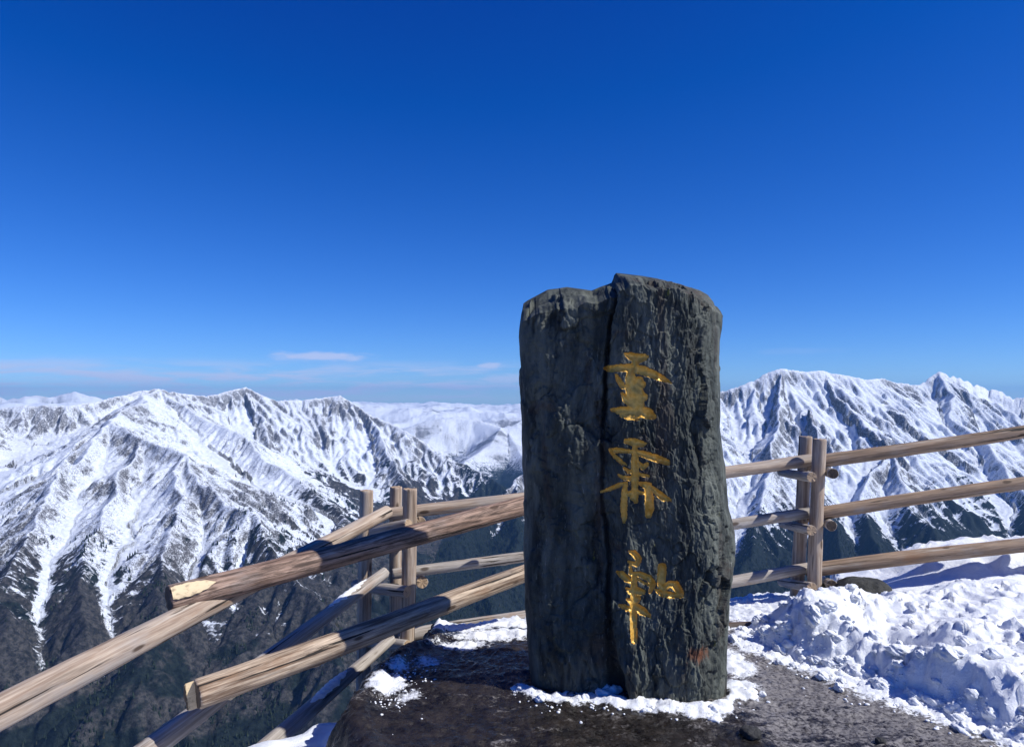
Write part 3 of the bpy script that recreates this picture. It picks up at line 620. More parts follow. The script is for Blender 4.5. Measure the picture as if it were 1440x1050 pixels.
def build_crumbs():
    """crumbled snow lumps lying about the foot of the bank and the monument"""
    V = []; T = []; n0 = 0
    t = (1 + 5 ** 0.5) / 2
    ico = np.array([(-1, t, 0), (1, t, 0), (-1, -t, 0), (1, -t, 0), (0, -1, t), (0, 1, t), (0, -1, -t), (0, 1, -t), (t, 0, -1), (t, 0, 1), (-t, 0, -1), (-t, 0, 1)]) / math.hypot(1, t)
    tri = np.array([(0, 11, 5), (0, 5, 1), (0, 1, 7), (0, 7, 10), (0, 10, 11), (1, 5, 9), (5, 11, 4), (11, 10, 2), (10, 7, 6), (7, 1, 8), (3, 9, 4), (3, 4, 2), (3, 2, 6), (3, 6, 8), (3, 8, 9), (4, 9, 5), (2, 4, 11), (6, 2, 10), (8, 6, 7), (9, 8, 1)])
    def subdiv(v, f):
        v = list(map(tuple, v)); mid = {}; out = []
        def m(a, b):
            k = (min(a, b), max(a, b))
            if k not in mid:
                p = (np.array(v[a]) + v[b]) / 2; mid[k] = len(v); v.append(tuple(p / np.linalg.norm(p)))
            return mid[k]
        for a, b, c in f:
            x, y, z = m(a, b), m(b, c), m(c, a); out += [(a, x, z), (b, y, x), (c, z, y), (x, y, z)]
        return np.array(v), np.array(out)
    ico1, tri1 = subdiv(ico, tri); ico2, tri2 = subdiv(ico1, tri1); ico3, tri3 = subdiv(ico2, tri2)
    pts = []
    for i in range(900):
        Y = random.uniform(3.4, 5.3); f = np.interp(Y, [2.6, 3.2, 3.6, 4.0, 4.5, 4.9, 5.3], [2.62, 2.55, 2.40, 2.10, 1.86, 1.62, 1.72])
        pts.append((f - abs(random.gauss(0, 0.16)) + 0.10, Y, random.uniform(0.003, 0.010) if random.random() < 0.95 else random.uniform(0.016, 0.04)))
    for i in range(260):
        X = random.uniform(0.0, 1.35); b = np.interp(X, [0.06, 0.12, 0.45, 0.55, 0.95, 1.12, 1.25], [4.18, 4.09, 4.01, 3.98, 3.89, 3.93, 4.11])
        pts.append((X, b + 0.02 - abs(random.gauss(0, 0.09)), random.uniform(0.002, 0.008) if random.random() < 0.96 else random.uniform(0.016, 0.026)))
    for i in range(170):                                             # clods on the bank itself
        Y = random.uniform(3.7, 5.3); f = np.interp(Y, [2.6, 3.2, 3.6, 4.0, 4.5, 4.9, 5.3], [2.62, 2.55, 2.40, 2.10, 1.86, 1.62, 1.72])
        pts.append((f + abs(random.gauss(0, 0.35)), Y, random.choice((0.008, 0.012, 0.018, 0.026, 0.038)) * random.uniform(0.8, 1.3)))
    for i in range(160):
        pts.append((random.gauss(-0.62, 0.08), random.gauss(4.2, 0.18), random.uniform(0.002, 0.007)))
    for i in range(10): pts.append((G(848, 955).x + random.gauss(0, 0.035), 4.10 + random.gauss(0, 0.02), random.uniform(0.02, 0.045)))
    A = np.array(pts); g, e, _ = ground_height(A[:, 0], A[:, 1]); bh = bank_height(A[:, 0], A[:, 1])
    for (x, y, r), gz, ee, b in zip(pts, g, e, bh):
        if ee < 0.02: continue
        iv, it = (ico3, tri3) if r > 0.03 else ((ico2, tri2) if r > 0.012 else (ico1, tri1))
        o_ = np.array([random.uniform(0, 99), random.uniform(0, 99)])
        k_ = 1 + 0.55 * fbm(iv[:, 0] * 1.3 + o_[0] + iv[:, 2], iv[:, 1] * 1.3 + o_[1] - iv[:, 2] * 0.7, 4, 3, 0.62)[:, None]
        v = iv * k_ * np.array([r * random.uniform(.7, 1.5), r * random.uniform(.7, 1.5), r * random.uniform(.5, 1.0)])
        V.append(v + (x, y, gz + max(b, 0) + r * 0.30)); T.append(it + n0); n0 += len(iv)
    o = mesh_np('snow_crumbs', np.concatenate(V), None, [M_SNOW], None, True, None, None, np.concatenate(T))
    tag(o, 'small crumbled snow lumps strewn round the monument foot and snow bank', 'snow', None, 'stuff')
build_crumbs()

# ------------------------------------------------------------------ the monument
def px_edge(pts, d):
    a = np.array([(P(x, y, d).z, P(x, y, d).x) for x, y in pts]); a = a[np.argsort(a[:, 0])]; return a[:, 0], a[:, 1]
LZ, LX = px_edge([(748, 990), (745, 955), (740, 900), (738, 800), (737, 690), (733, 560), (728, 475), (729, 440), (732, 425), (737, 405)], 4.30)
RZ, RX = px_edge([(1016, 990), (1015, 965), (1015, 900), (1018, 850), (1022, 810), (1029, 778), (1028, 745), (1018, 700), (1013, 650), (1008, 600), (1010, 520), (1013, 455), (1011, 425), (1006, 410)], 4.28)
SIL = [(726, 428), (735, 426), (742, 421), (770, 406), (797, 402), (815, 405), (833, 408), (845, 403), (858, 399), (862, 397), (864, 388), (867, 384), (885, 386), (905, 388), (925, 391), (950, 396), (985, 407), (1004, 418), (1016, 428)]
RIM = [(726, 462), (740, 446), (770, 432), (800, 428), (835, 424), (858, 412), (863, 408), (880, 404), (905, 408), (940, 413), (980, 424), (1016, 446)]
PLAN = [(0.0, 4.330), (0.004, 4.265), (0.03, 4.185), (0.12, 4.115), (0.25, 4.070), (0.36, 4.045), (0.42, 4.030), (0.47, 3.990), (0.60, 3.970), (0.72, 3.955), (0.80, 3.955), (0.87, 3.990), (0.94, 4.060), (0.985, 4.150), (1.0, 4.240),
        (0.985, 4.340), (0.93, 4.410), (0.80, 4.480), (0.60, 4.520), (0.40, 4.540), (0.20, 4.530), (0.07, 4.490), (0.01, 4.400)]
# brush strokes of the three characters, photo pixels: list of (points (x, y, half width)) 
ZOOM1 = (820, 480, 160 / 1292); ZOOM2 = (820, 600, 160 / 1120); ZOOM3 = (820, 760, 160 / 1120)
def zs(zm, pts): return [(zm[0] + x * zm[2], zm[1] + y * zm[2], h * zm[2]) for x, y, h in pts]
CH1 = [zs(ZOOM1, s) for s in (
    [(475, 140, 16), (540, 165, 46), (620, 195, 58), (690, 180, 46), (725, 175, 24)], [(600, 180, 50), (590, 270, 38), (580, 330, 34)],
    [(250, 305, 22), (300, 310, 44), (420, 300, 44), (560, 300, 52), (680, 330, 56), (800, 375, 50), (920, 430, 34), (1005, 475, 8)],
    [(370, 370, 10), (400, 430, 34), (450, 510, 34)], [(545, 320, 36), (540, 420, 62), (570, 520, 96), (600, 620, 110), (620, 720, 80), (630, 800, 70)],
    [(640, 470, 76), (672, 490, 46)], [(660, 620, 80), (695, 630, 46)], [(440, 585, 16), (490, 650, 50), (560, 720, 40)],
    [(330, 775, 22), (400, 785, 44), (520, 785, 52), (640, 790, 64), (740, 820, 66), (800, 855, 36)], [(430, 850, 10), (520, 860, 34), (640, 893, 8)],
    [(440, 830, 30), (600, 800, 40)])]
CH2 = [zs(ZOOM2, s) for s in (
    [(425, 140, 28), (500, 150, 44), (580, 170, 34), (630, 160, 6)], [(510, 185, 24), (512, 330, 40), (515, 470, 42), (510, 600, 34), (505, 690, 44), (520, 735, 24)],
    [(265, 222, 14), (330, 232, 32), (430, 240, 22), (510, 245, 22), (600, 270, 36), (720, 310, 40), (830, 350, 32)], [(258, 230, 8), (310, 290, 24), (380, 350, 22), (430, 380, 10)],
    [(400, 400, 12), (450, 440, 22), (500, 440, 16)], [(545, 350, 18), (590, 400, 28), (630, 370, 22)], [(565, 470, 20), (645, 485, 16)], [(345, 470, 10), (390, 500, 22), (470, 510, 28)],
    [(175, 640, 12), (260, 615, 22), (350, 575, 26), (430, 548, 14)], [(418, 570, 26), (408, 660, 34), (402, 780, 36), (405, 880, 32), (405, 945, 14)],
    [(570, 560, 26), (640, 585, 44), (655, 700, 46), (655, 800, 48), (645, 870, 34)], [(680, 600, 22), (740, 655, 34), (800, 700, 36), (865, 725, 12)], [(450, 660, 30), (520, 640, 26), (600, 655, 16)])]
CH3 = [zs(ZOOM3, s) for s in (
    [(455, 105, 14), (505, 125, 34), (550, 180, 32), (530, 235, 26), (450, 210, 16)], [(468, 240, 16), (470, 320, 22)],
    [(338, 310, 16), (380, 330, 36), (430, 375, 36), (480, 410, 18)], [(480, 330, 20), (560, 330, 30), (650, 370, 34), (690, 430, 32), (660, 505, 18)],
    [(495, 345, 14), (570, 400, 14), (650, 440, 12)], [(505, 330, 26), (505, 450, 36), (500, 600, 38), (497, 760, 38), (500, 900, 36), (505, 985, 34)],
    [(425, 465, 10), (470, 500, 34), (540, 500, 46), (585, 505, 30)], [(435, 575, 12), (490, 610, 36), (540, 570, 30)], [(355, 635, 14), (410, 655, 30), (490, 690, 26)],
    [(510, 640, 34), (580, 690, 44), (640, 730, 28), (668, 762, 6)], [(780, 265, 48), (775, 360, 46), (770, 430, 40), (800, 480, 30)], [(800, 470, 26), (850, 425, 34), (910, 440, 46), (960, 510, 38), (985, 545, 12)],
    [(710, 480, 10), (780, 520, 36), (870, 540, 36), (970, 545, 20)])]

def build_stone():
    # plan curve, resampled smoothly
    pl = np.array(PLAN); n = len(pl)
    def cr(t):
        i = np.floor(t).astype(int); f = (t - i)[:, None]; p = [pl[(i + k) % n] for k in (-1, 0, 1, 2)]
        return 0.5 * ((2 * p[1]) + (-p[0] + p[2]) * f + (2 * p[0] - 5 * p[1] + 4 * p[2] - p[3]) * f * f + (-p[0] + 3 * p[1] - 3 * p[2] + p[3]) * f ** 3)
    tt = np.linspace(0, n, 6000, endpoint=False); cv = cr(tt)
    # sample density: fine across the lettering, medium over the front, coarse behind
    wdt = 1.10
    step = np.hypot(np.diff(cv[:, 0], append=cv[0, 0]) * wdt, np.diff(cv[:, 1], append=cv[0, 1]))
    front = (tt < 14.6) | (tt > n - 0.8)
    dens = np.where(front, 1 / 0.0058, 1 / 0.022); dens = np.where(front & (cv[:, 0] > 0.395) & (cv[:, 0] < 0.845) & (tt > 5) & (tt < 12), 1 / 0.0029, dens)
    cum = np.cumsum(step * dens); N = int(cum[-1]); tsel = np.interp(np.arange(N) / N * cum[-1], cum, tt); U = cr(tsel)
    u, yb = U[:, 0].clip(0, 1), U[:, 1]
    arc = np.interp(tsel, tt, np.cumsum(step))
    zA = P(900, 912, 4.0).z; zB = P(900, 488, 4.0).z
    zf = np.concatenate([np.arange(-0.12, zA, 0.0060), np.arange(zA, zB, 0.0031), np.arange(zB, 2.6, 0.0055)])
    sx = np.array([p[0] for p in RIM]); rimz = np.array([P(x, y, 4.08).z for x, y in RIM]); rimx = (sx - 730) / (1010 - 730)
    frontz = np.interp(u, rimx, rimz); six = np.array([(p[0] - 730) / 280 for p in SIL]); siz = np.array([P(x, y, 4.42).z for x, y in SIL])
    silz = np.interp(u, six, siz)
    frontz = frontz + 0.016 * fbm(u * 22, u * 0 + 2, 3, 83) + 0.02 * fbm(u * 7, u * 0 + 5, 2, 84)
    ztop = np.where(front_mask := (yb < 4.36), frontz, np.minimum(frontz, silz) - 0.06)
    # wall rows: stretch only the part above the lettering up to each column's rim
    zb_i = zf[zf <= zB]; up = np.arange(1, 64) / 63.0
    Zw = np.concatenate([np.repeat(zb_i[:, None], N, 1), zb_i[-1] + (ztop[None] - zb_i[-1]) * up[:, None]], 0)
    Uw = np.repeat(u[None], len(Zw), 0); Yw = np.repeat(yb[None], len(Zw), 0); Aw = np.repeat(arc[None], len(Zw), 0)
    XL = np.interp(Zw, LZ, LX); XR = np.interp(Zw, RZ, RX)
    Xw = XL + Uw * (XR - XL)
    Yw = Yw + 0.02 * (Zw - 1.0) * 0.6
    # ---- rock relief (outward displacement)
    out = np.zeros_like(Zw); cavity = np.zeros_like(Zw)
    xc = np.interp(Zw, [P(1, y, 4.1).z for y in (985, 945, 900, 800, 700, 600, 500, 440, 395)], [(x - 735) / 280 for x in (852, 850, 846, 842, 838, 843, 850, 857, 861)])
    dc = (Uw - xc) * 1.1 + 0.008 * fbm(Zw * 9, Zw * 0, 3, 5); fr = Yw < 4.36
    gd = np.interp(Zw, [0, 0.15, 0.3, 1.0, 1.9, 2.3], [0.11, 0.08, 0.055, 0.045, 0.05, 0.075]); gw = np.interp(Zw, [0, 0.2, 0.5, 1.4, 2.3], [0.05, 0.03, 0.016, 0.010, 0.009])
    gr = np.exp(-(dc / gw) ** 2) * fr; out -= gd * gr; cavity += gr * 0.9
    out -= fr * 0.035 * sstep(0.0, -0.05, dc) * sstep(-0.35, -0.05, dc)                     # left lobe set back behind the seam
    # diagonal cleavage plane across the upper left lobe
    dg = (Uw - 0.30) * 1.1 - (Zw - 1.75) * 0.62 + 0.03 * fbm(Zw * 3, Uw * 3, 3, 61)
    out += fr * 0.030 * sstep(-0.05, 0.05, dg) * sstep(0.42, 0.28, Uw) * sstep(1.0, 1.3, Zw)
    q = Aw + 0.03 * fbm(Aw * 3, Zw * 2.0, 3, 62)
    big = fbm(q * 2.2, Zw * 0.9, 4, 63) * 0.035
    f1 = ridged(q * 6.0 + 0.15 * Zw, Zw * 1.5, 4, 64, 0.55) - 0.6
    f2 = ridged(q * 17.0 - 0.6 * Zw, Zw * 3.4, 4, 65, 0.6) - 0.6
    d1, d2, cid = worley(q * 9 + 0.8 * fbm(q * 8, Zw * 3, 2, 66), Zw * 2.6 + 0.6 * fbm(q * 6, Zw * 4, 2, 67), 2)
    plates = (cid - 0.5) * 0.034; crk = sstep(0.10, 0.0, d2 - d1)
    d1b, d2b, cidb = worley(q * 26 + fbm(q * 20, Zw * 9, 2, 68), Zw * 7.5 + fbm(q * 20, Zw * 9, 2, 69), 5)
    plates2 = (cidb - 0.5) * 0.011; crk2 = sstep(0.12, 0.0, d2b - d1b)
    # slaty flakes: saw-tooth steps with sharp near-vertical edges at three sizes
    def flakes(fr_, zs_, sd_, tilt):
        w_ = fr_ * (q + tilt * Zw) + 0.9 * fbm(q * fr_ * 0.5, Zw * zs_, 3, sd_) + 0.25 * fbm(q * fr_ * 2, Zw * zs_ * 4, 3, sd_ + 7)
        k_ = np.floor(w_); f_ = w_ - k_; am = 0.35 + 0.65 * (np.sin(k_ * 12.9898 + sd_) * 43758.5453 % 1.0); br = sstep(-0.25, 0.25, fbm(q * fr_ * 0.4 + k_ * 3.1, Zw * zs_ * 1.5, 3, sd_ + 11))
        flip = np.where((np.sin(k_ * 78.233 + sd_) * 9631.17 % 1.0) > 0.5, f_, 1 - f_)
        return (np.power(flip, 1.4) - 0.5) * am * br
    fk = 0.030 * flakes(5.5, 0.9, 31, 0.10) + 0.016 * flakes(13.0, 1.8, 33, -0.07) + 0.0075 * flakes(34.0, 3.6, 35, 0.05)
    d1c, d2c, cidc = worley(q * 3.1, Zw * 4.2 + 1.1 * fbm(q * 3, Zw * 3, 2, 71), 8)
    fk = fk - 0.006 * sstep(0.05, 0.0, d2c - d1c)
    fa, fe = facets(q * 3.6 + 0.35 * fbm(q * 5, Zw * 4, 3, 72), Zw * 1.7 + 0.55 * q + 0.3 * fbm(q * 5, Zw * 4, 3, 73), 4, 1.0)
    fb_, fe2 = facets(q * 9.5 + 0.4 * fbm(q * 9, Zw * 7, 3, 74), Zw * 4.4 - 0.5 * q + 0.3 * fbm(q * 9, Zw * 7, 3, 75), 9, 1.0)
    fk = fk * 0.55 + 0.038 * fa + 0.013 * fb_ - 0.005 * sstep(0.06, 0, fe)
    out = out + fk * (1 - 0.5 * fr * sstep(0.40, 0.47, Uw) * sstep(0.84, 0.78, Uw))
    smooth_r = 1.0 - 0.55 * fr * sstep(0.86, 0.97, Uw)
    # keep the lettered strip a little flatter
    flat = 1.0 - 0.45 * fr * sstep(0.38, 0.47, Uw) * sstep(0.86, 0.78, Uw)
    out += (big * 0.9 + f1 * 0.018 * flat + f2 * 0.007 + plates * 0.5 * flat - 0.004 * crk + plates2 - 0.0012 * crk2) * smooth_r
    out += 0.005 * fbm(q * 60, Zw * 20, 3, 70, 0.6)
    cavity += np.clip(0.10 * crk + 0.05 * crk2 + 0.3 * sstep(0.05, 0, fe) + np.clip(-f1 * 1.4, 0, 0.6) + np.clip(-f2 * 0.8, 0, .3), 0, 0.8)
    # bulge on the right flank
    # ---- outward direction in plan
    def normals(X, Y):
        tx = np.roll(X, -1, 1) - np.roll(X, 1, 1); ty = np.roll(Y, -1, 1) - np.roll(Y, 1, 1); L = np.hypot(tx, ty) + 1e-9
        return ty / L, -tx / L
    nx, ny = normals(Xw, Yw)
    for _ in range(6): nx = (np.roll(nx, 1, 1) + nx + np.roll(nx, -1, 1)) / 3; ny = (np.roll(ny, 1, 1) + ny + np.roll(ny, -1, 1)) / 3
    sgn = -1 if ny[len(ny) // 2, np.argmin(np.abs(u - 0.6) + (yb > 4.3) * 9)] > 0 else 1      # front must point to -Y
    nx *= sgn; ny *= sgn
    # silhouettes were traced, so damp the relief at the two outlines
    damp = 1 - 0.65 * (np.exp(-(Uw / 0.03) ** 2) + np.exp(-((1 - Uw) / 0.03) ** 2))
    sm = out.copy()
    for _ in range(12): sm[1:-1] = (sm[:-2] + 2 * sm[1:-1] + sm[2:]) / 4; sm = (np.roll(sm, 1, 1) + 2 * sm + np.roll(sm, -1, 1)) / 4
    wsm = np.clip(sstep(0.08, 0.02, Uw) + sstep(0.92, 0.98, Uw), 0, 1) * 0.85
    out = out * (1 - wsm) + sm * wsm
    Xw = Xw + nx * out * damp; Yw = Yw + ny * out * damp
    # ---- characters: V-cut grooves, cut straight in along +Y
    px = CX + F * Xw / (Yw * 1.0); zc = (Zw - EYE) / Yw
    pyy = HY - F * zc                                      # near enough: camera pitch is under two degrees
    # exact projection
    c, s = math.cos(PITCH), math.sin(PITCH)
    dep = c * Yw + s * (Zw - EYE); px = CX + F * Xw / dep; pyy = CY - F * (-s * Yw + c * (Zw - EYE)) / dep
    nr0 = len(Zw)
    charid = np.zeros_like(Zw, dtype=np.int8); cut = np.zeros_like(Zw)
    ysm = Yw.copy()
    for _ in range(10):
        ysm[1:-1] = (ysm[:-2] + ysm[1:-1] * 2 + ysm[2:]) / 4; ysm = (np.roll(ysm, 1, 1) + 2 * ysm + np.roll(ysm, -1, 1)) / 4
    rows = slice(0, nr0); fm = (Yw < 4.25)
    for ci, chars in enumerate((CH1, CH2, CH3)):
        allp = np.array([p for st in chars for p in st]); bx = (allp[:, 0].min() - 12, allp[:, 0].max() + 12, allp[:, 1].min() - 12, allp[:, 1].max() + 12)
        sel = fm & (px > bx[0]) & (px < bx[1]) & (pyy > bx[2]) & (pyy < bx[3]); ii = np.nonzero(sel); qx, qy = px[ii], pyy[ii]
        qx = qx + 0.5 * fbm(qx / 5, qy / 5, 2, 4); qy = qy + 0.5 * fbm(qx / 5, qy / 5, 2, 6)
        best = np.zeros(len(qx))
        for st in chars:
            for (x0, y0, h0), (x1, y1, h1) in zip(st[:-1], st[1:]):
                dx, dy = x1 - x0, y1 - y0; t = np.clip(((qx - x0) * dx + (qy - y0) * dy) / (dx * dx + dy * dy + 1e-9), 0, 1)
                dd = np.hypot(qx - x0 - t * dx, qy - y0 - t * dy); hw = h0 + t * (h1 - h0)
                dv = np.clip((hw - dd), 0, None)           # V profile, deeper where the stroke is wider
                best = np.maximum(best, dv)
        cut[ii] = np.maximum(cut[ii], best); charid[ii] = np.where(best > 0, ci + 1, charid[ii])
    dm = cut * (4.05 / F)                                   # metres of half-width
    depth = 0.019 * (1 - np.exp(-dm / 0.008))
    ins = charid > 0
    soft = sstep(0, 1.2, cut)
    Yw = np.where(ins, Yw * (1 - soft) + ysm * soft + depth + 0.002, Yw)
    # ---- cap: rim columns run in to the crest line
    K = 26
    t = (np.arange(1, K + 1) / K)[:, None]
    rX, rY, rZ = Xw[-1][None], Yw[-1][None], Zw[-1][None]
    spY = 4.44 + 0.02 * np.sin(u * 9); XLs = np.interp(2.15, LZ, LX); XRs = np.interp(2.15, RZ, RX)
    spx = np.clip(rX, rX, rX); spX = np.clip(rX, XLs + 0.02, XRs - 0.02); spZ = np.interp((CX + F * spX / spY - 730) / 280, six, siz)
    bul = 0.025 * np.sin(t * np.pi) 
    Xc = rX + (spX - rX) * t; Yc = rY + (spY - rY) * t; Zc = rZ + (spZ - rZ) * t + bul * 0.15
    rel = (0.008 * (ridged(Xc * 7, Yc * 9, 4, 81, 0.55) - 0.6) + 0.05 * facets(Xc * 5 + Yc * 2, Yc * 6, 6, 0.9)[0] + 0.006 * fbm(Xc * 40, Yc * 40, 3, 82)) * np.sin(np.minimum(t * 1.2, 1) * np.pi * 0.98)
    Zc = Zc + rel
    X = np.concatenate([Xw, Xc]); Y = np.concatenate([Yw, Yc]); Z = np.concatenate([Zw, Zc]); cav = np.concatenate([cavity, np.zeros_like(Xc)]); cid3 = np.concatenate([charid, np.zeros(Xc.shape, np.int8)])
    nr = len(X); V = np.stack([X, Y, Z], -1).reshape(-1, 3)
    org = Vector((0.64, 4.36, 0.0)); V = V - np.array(org)
    Q = grid_quads(nr, N, True); fl = cid3.reshape(-1)[Q]; fid = np.where((fl > 0).sum(1) >= 3, fl.max(1), 0)
    root = empty('stone_monument', org, 'tall dark green slate monument with three gold carved characters', 'monument')
    def sub(name, mask, mat, sm=True):
        q = Q[mask]; ids, inv = np.unique(q, return_inverse=True); q = inv.reshape(q.shape)
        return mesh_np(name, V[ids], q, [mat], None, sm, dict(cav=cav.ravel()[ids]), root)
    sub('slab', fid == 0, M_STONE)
    for i in (1, 2, 3):
        o = sub('carved_character', fid == i, M_GOLD)
        o['label'] = ('gold carved character at the top of the stone', 'gold carved character in the middle of the stone', 'gold carved character at the foot of the stone')[i - 1]
build_stone()

# ------------------------------------------------------------------ log fences
def log_mesh(L, r0, r1, seed, cut=0.0):
    """log along +X from 0 to L with taper, wander, flutes and slightly chamfered sawn ends"""
    rr = np.random.default_rng(seed); ns = 28; nl = max(16, int(L / 0.035))
    xs = np.concatenate([[0, 0.006], np.linspace(0.02, L - 0.02, nl), [L - 0.006, L]]); a = np.arange(ns) * 2 * np.pi / ns
    XX, AA = np.meshgrid(xs, a, indexing='ij')
    rad = r0 + (r1 - r0) * XX / L
    rad = rad * (1 + 0.05 * fbm(XX * 1.3 + seed, np.cos(AA) * 0.6 + np.sin(AA) * 0.9, 3, seed % 40) + 0.025 * fbm(XX * 6, AA * 2, 3, seed % 31) + 0.02 * fbm(XX * 0.8 + 3, AA * 4.5, 2, seed % 23))
    for _ in range(int(L * 2.4) + 1):                                    # knots
        kx, ka, ks = rr.uniform(0, L), rr.uniform(0, 6.28), rr.uniform(0.5, 1.0)
        da = (AA - ka + np.pi) % (2 * np.pi) - np.pi
        rad += 0.008 * ks * np.exp(-((XX - kx) / 0.022) ** 2 - (da * r0 / 0.018) ** 2)
    ch = np.ones(len(xs)); ch[0] = ch[-1] = 0.93
    rad = rad * ch[:, None]
    bx = 0.012 * np.sin(XX * rr.uniform(1.0, 1.8) + rr.uniform(0, 6)) ; bz = 0.012 * np.sin(XX * rr.uniform(1.0, 1.8) + rr.uniform(0, 6))
    wr = 0.006 * fbm(np.cos(AA) * 2, np.sin(AA) * 2, 2, seed % 17)
    V = np.stack([XX + np.where(XX < 0.01, wr, 0) - np.where(XX > L - 0.01, wr, 0), np.cos(AA) * rad + bx, np.sin(AA) * rad + bz], -1).reshape(-1, 3)
    Q = grid_quads(len(xs), ns, True); n = len(V); last = n - ns
    V = np.concatenate([V, [[0.002, bx[0, 0], bz[0, 0]], [L - 0.002, bx[-1, 0], bz[-1, 0]]]])
    i = np.arange(ns); j = (i + 1) % ns
    T = np.concatenate([np.stack([np.full(ns, n), j, i], -1), np.stack([np.full(ns, n + 1), last + i, last + j], -1)])
    return V, Q[:, ::-1], T[:, ::-1]
LOGN = [0]
def log(name, a, b, r0, r1, mat, parent=None, cut=M_CUT, label=None):
    LOGN[0] += 1
    a = Vector(a); b = Vector(b); d = b - a; L = d.length
    V, Q, T = log_mesh(L, r0, r1, 100 + LOGN[0] * 13)
    o = mesh_np(name, V, Q, [mat, cut], np.concatenate([np.zeros(len(Q)), np.ones(len(T))]), True, None, None, T)
    x = d.normalized(); up = Vector((0, 0, 1)) if abs(x.z) < 0.9 else Vector((0, 1, 0)); y = up.cross(x).normalized(); z = x.cross(y)
    mw = Matrix((x, y, z)).transposed().to_4x4(); mw.translation = a
    # flat sawn faces
    me = o.data
    sm = np.ones(len(me.polygons), bool); sm[len(Q):] = False; me.polygons.foreach_set('use_smooth', sm)
    if parent: o.parent = parent; o.matrix_parent_inverse = Matrix(); mw = parent.matrix_basis.inverted() @ mw
    o.matrix_basis = mw
    if label: o['label'] = label
    return o

# --- fence behind the monument, from the corner posts across to the right
fb = P(572, 905, 5.6); fence = empty('log_fence', (0.9, 5.95, -0.3), 'three-rail peeled log fence running behind the monument and up past the snow bank', 'fence')
def post(px0, py0, px1, py1, d, r, mat=M_WOOD, deeper=0.25):
    t, b = P(px0, py0, d), P(px1, py1, d); dr = (b - t).normalized(); b = b + dr * deeper
    return log('post', b, t, r * 1.04, r * 0.98, mat, PAR)
PAR = fence
post(575.5, 687, 571, 906, 5.58, 0.053); post(559, 684, 556, 900, 5.83, 0.048)
post(1153, 617, 1147, 862, 6.22, 0.056); post(1130.5, 613, 1120, 860, 6.5, 0.056, M_WOOD)
for (xa, ya, xb, yb_, r0, r1, mt) in ((546, 724, 1142, 647, 0.047, 0.052, M_WOOD), (552, 808, 1140, 722, 0.040, 0.046, M_GREY), (560, 896, 1138, 800, 0.058, 0.046, M_GREY)):
    log('rail', P(xa, ya, 5.71), P(xb, yb_, 6.36), r0, r1, mt, fence)
for (xa, ya, xb, yb_, r0, r1, mt) in ((1132, 652, 1560, 587, 0.058, 0.052, M_BROWN), (1132, 726, 1560, 661, 0.056, 0.052, M_BROWN), (1134, 803, 1560, 752, 0.060, 0.058, M_BROWN)):
    log('rail', P(xa, ya, 6.40), P(xb, yb_, 6.22), r0, r1, mt, fence)
for y in (668, 743, 823):       # short logs carrying the rails at the right posts
    log('cross_log', P(1100, y - 6, 6.75), P(1143, y + 1, 6.06), 0.036, 0.042, M_GREY, fence)
    log('cross_log', P(1158, y - 8, 6.80), P(1171, y - 2, 6.08), 0.036, 0.042, M_GREY, fence, M_CUTD)
for y in (733, 818, 902):
    log('cross_log', P(586, y - 6, 6.05), P(592, y - 1, 5.72), 0.042, 0.046, M_GREY, fence)
# --- stair fence going down on the left
stair = empty('log_fence', (-1.4, 4.8, -0.6), 'three-rail log fence of thick grey logs descending beside the steps', 'fence')
PAR = stair
post(518, 689, 511, 965, 5.66, 0.052)
L1a, L1b = P(547, 717, 5.50), P(-70, 1040, 3.10)
log('rail', L1a, L1b, 0.047, 0.078, M_WOOD, stair, M_CUT)
L2a, L2b = P(541, 806, 5.50), P(90, 1143, 3.60)
log('rail', L2a, L2b, 0.040, 0.070, M_GREY, stair)
L3a, L3b = P(551, 896, 5.42), P(300, 1122, 4.10)
log('rail', L3a, L3b, 0.036, 0.066, M_GREY, stair, M_CUTD)
for (xa, ya, xb, yb_) in ((497, 755, 574, 739), (500, 820, 574, 829), (497, 900, 574, 908)):
    log('cross_log', P(xa, ya, 5.74), P(xb, yb_, 5.46), 0.043, 0.043, M_GREY, stair)
# --- two loose logs that bar the gap
A0, A1 = P(237, 841, 4.02), P(765, 703, 5.62)
ba = log('barrier_log', A0, A1, 0.075, 0.071, M_BARK, None, M_CUTD)
tag(ba, 'brown barked log laid across the gap, the upper of two', 'log')
B0, B1 = P(276, 974, 3.93), P(770, 796, 5.55)
bb = log('barrier_log', B0, B1, 0.078, 0.058, M_PEEL, None, M_CUTD)
tag(bb, 'peeled split log laid across the gap, the lower of two', 'log')

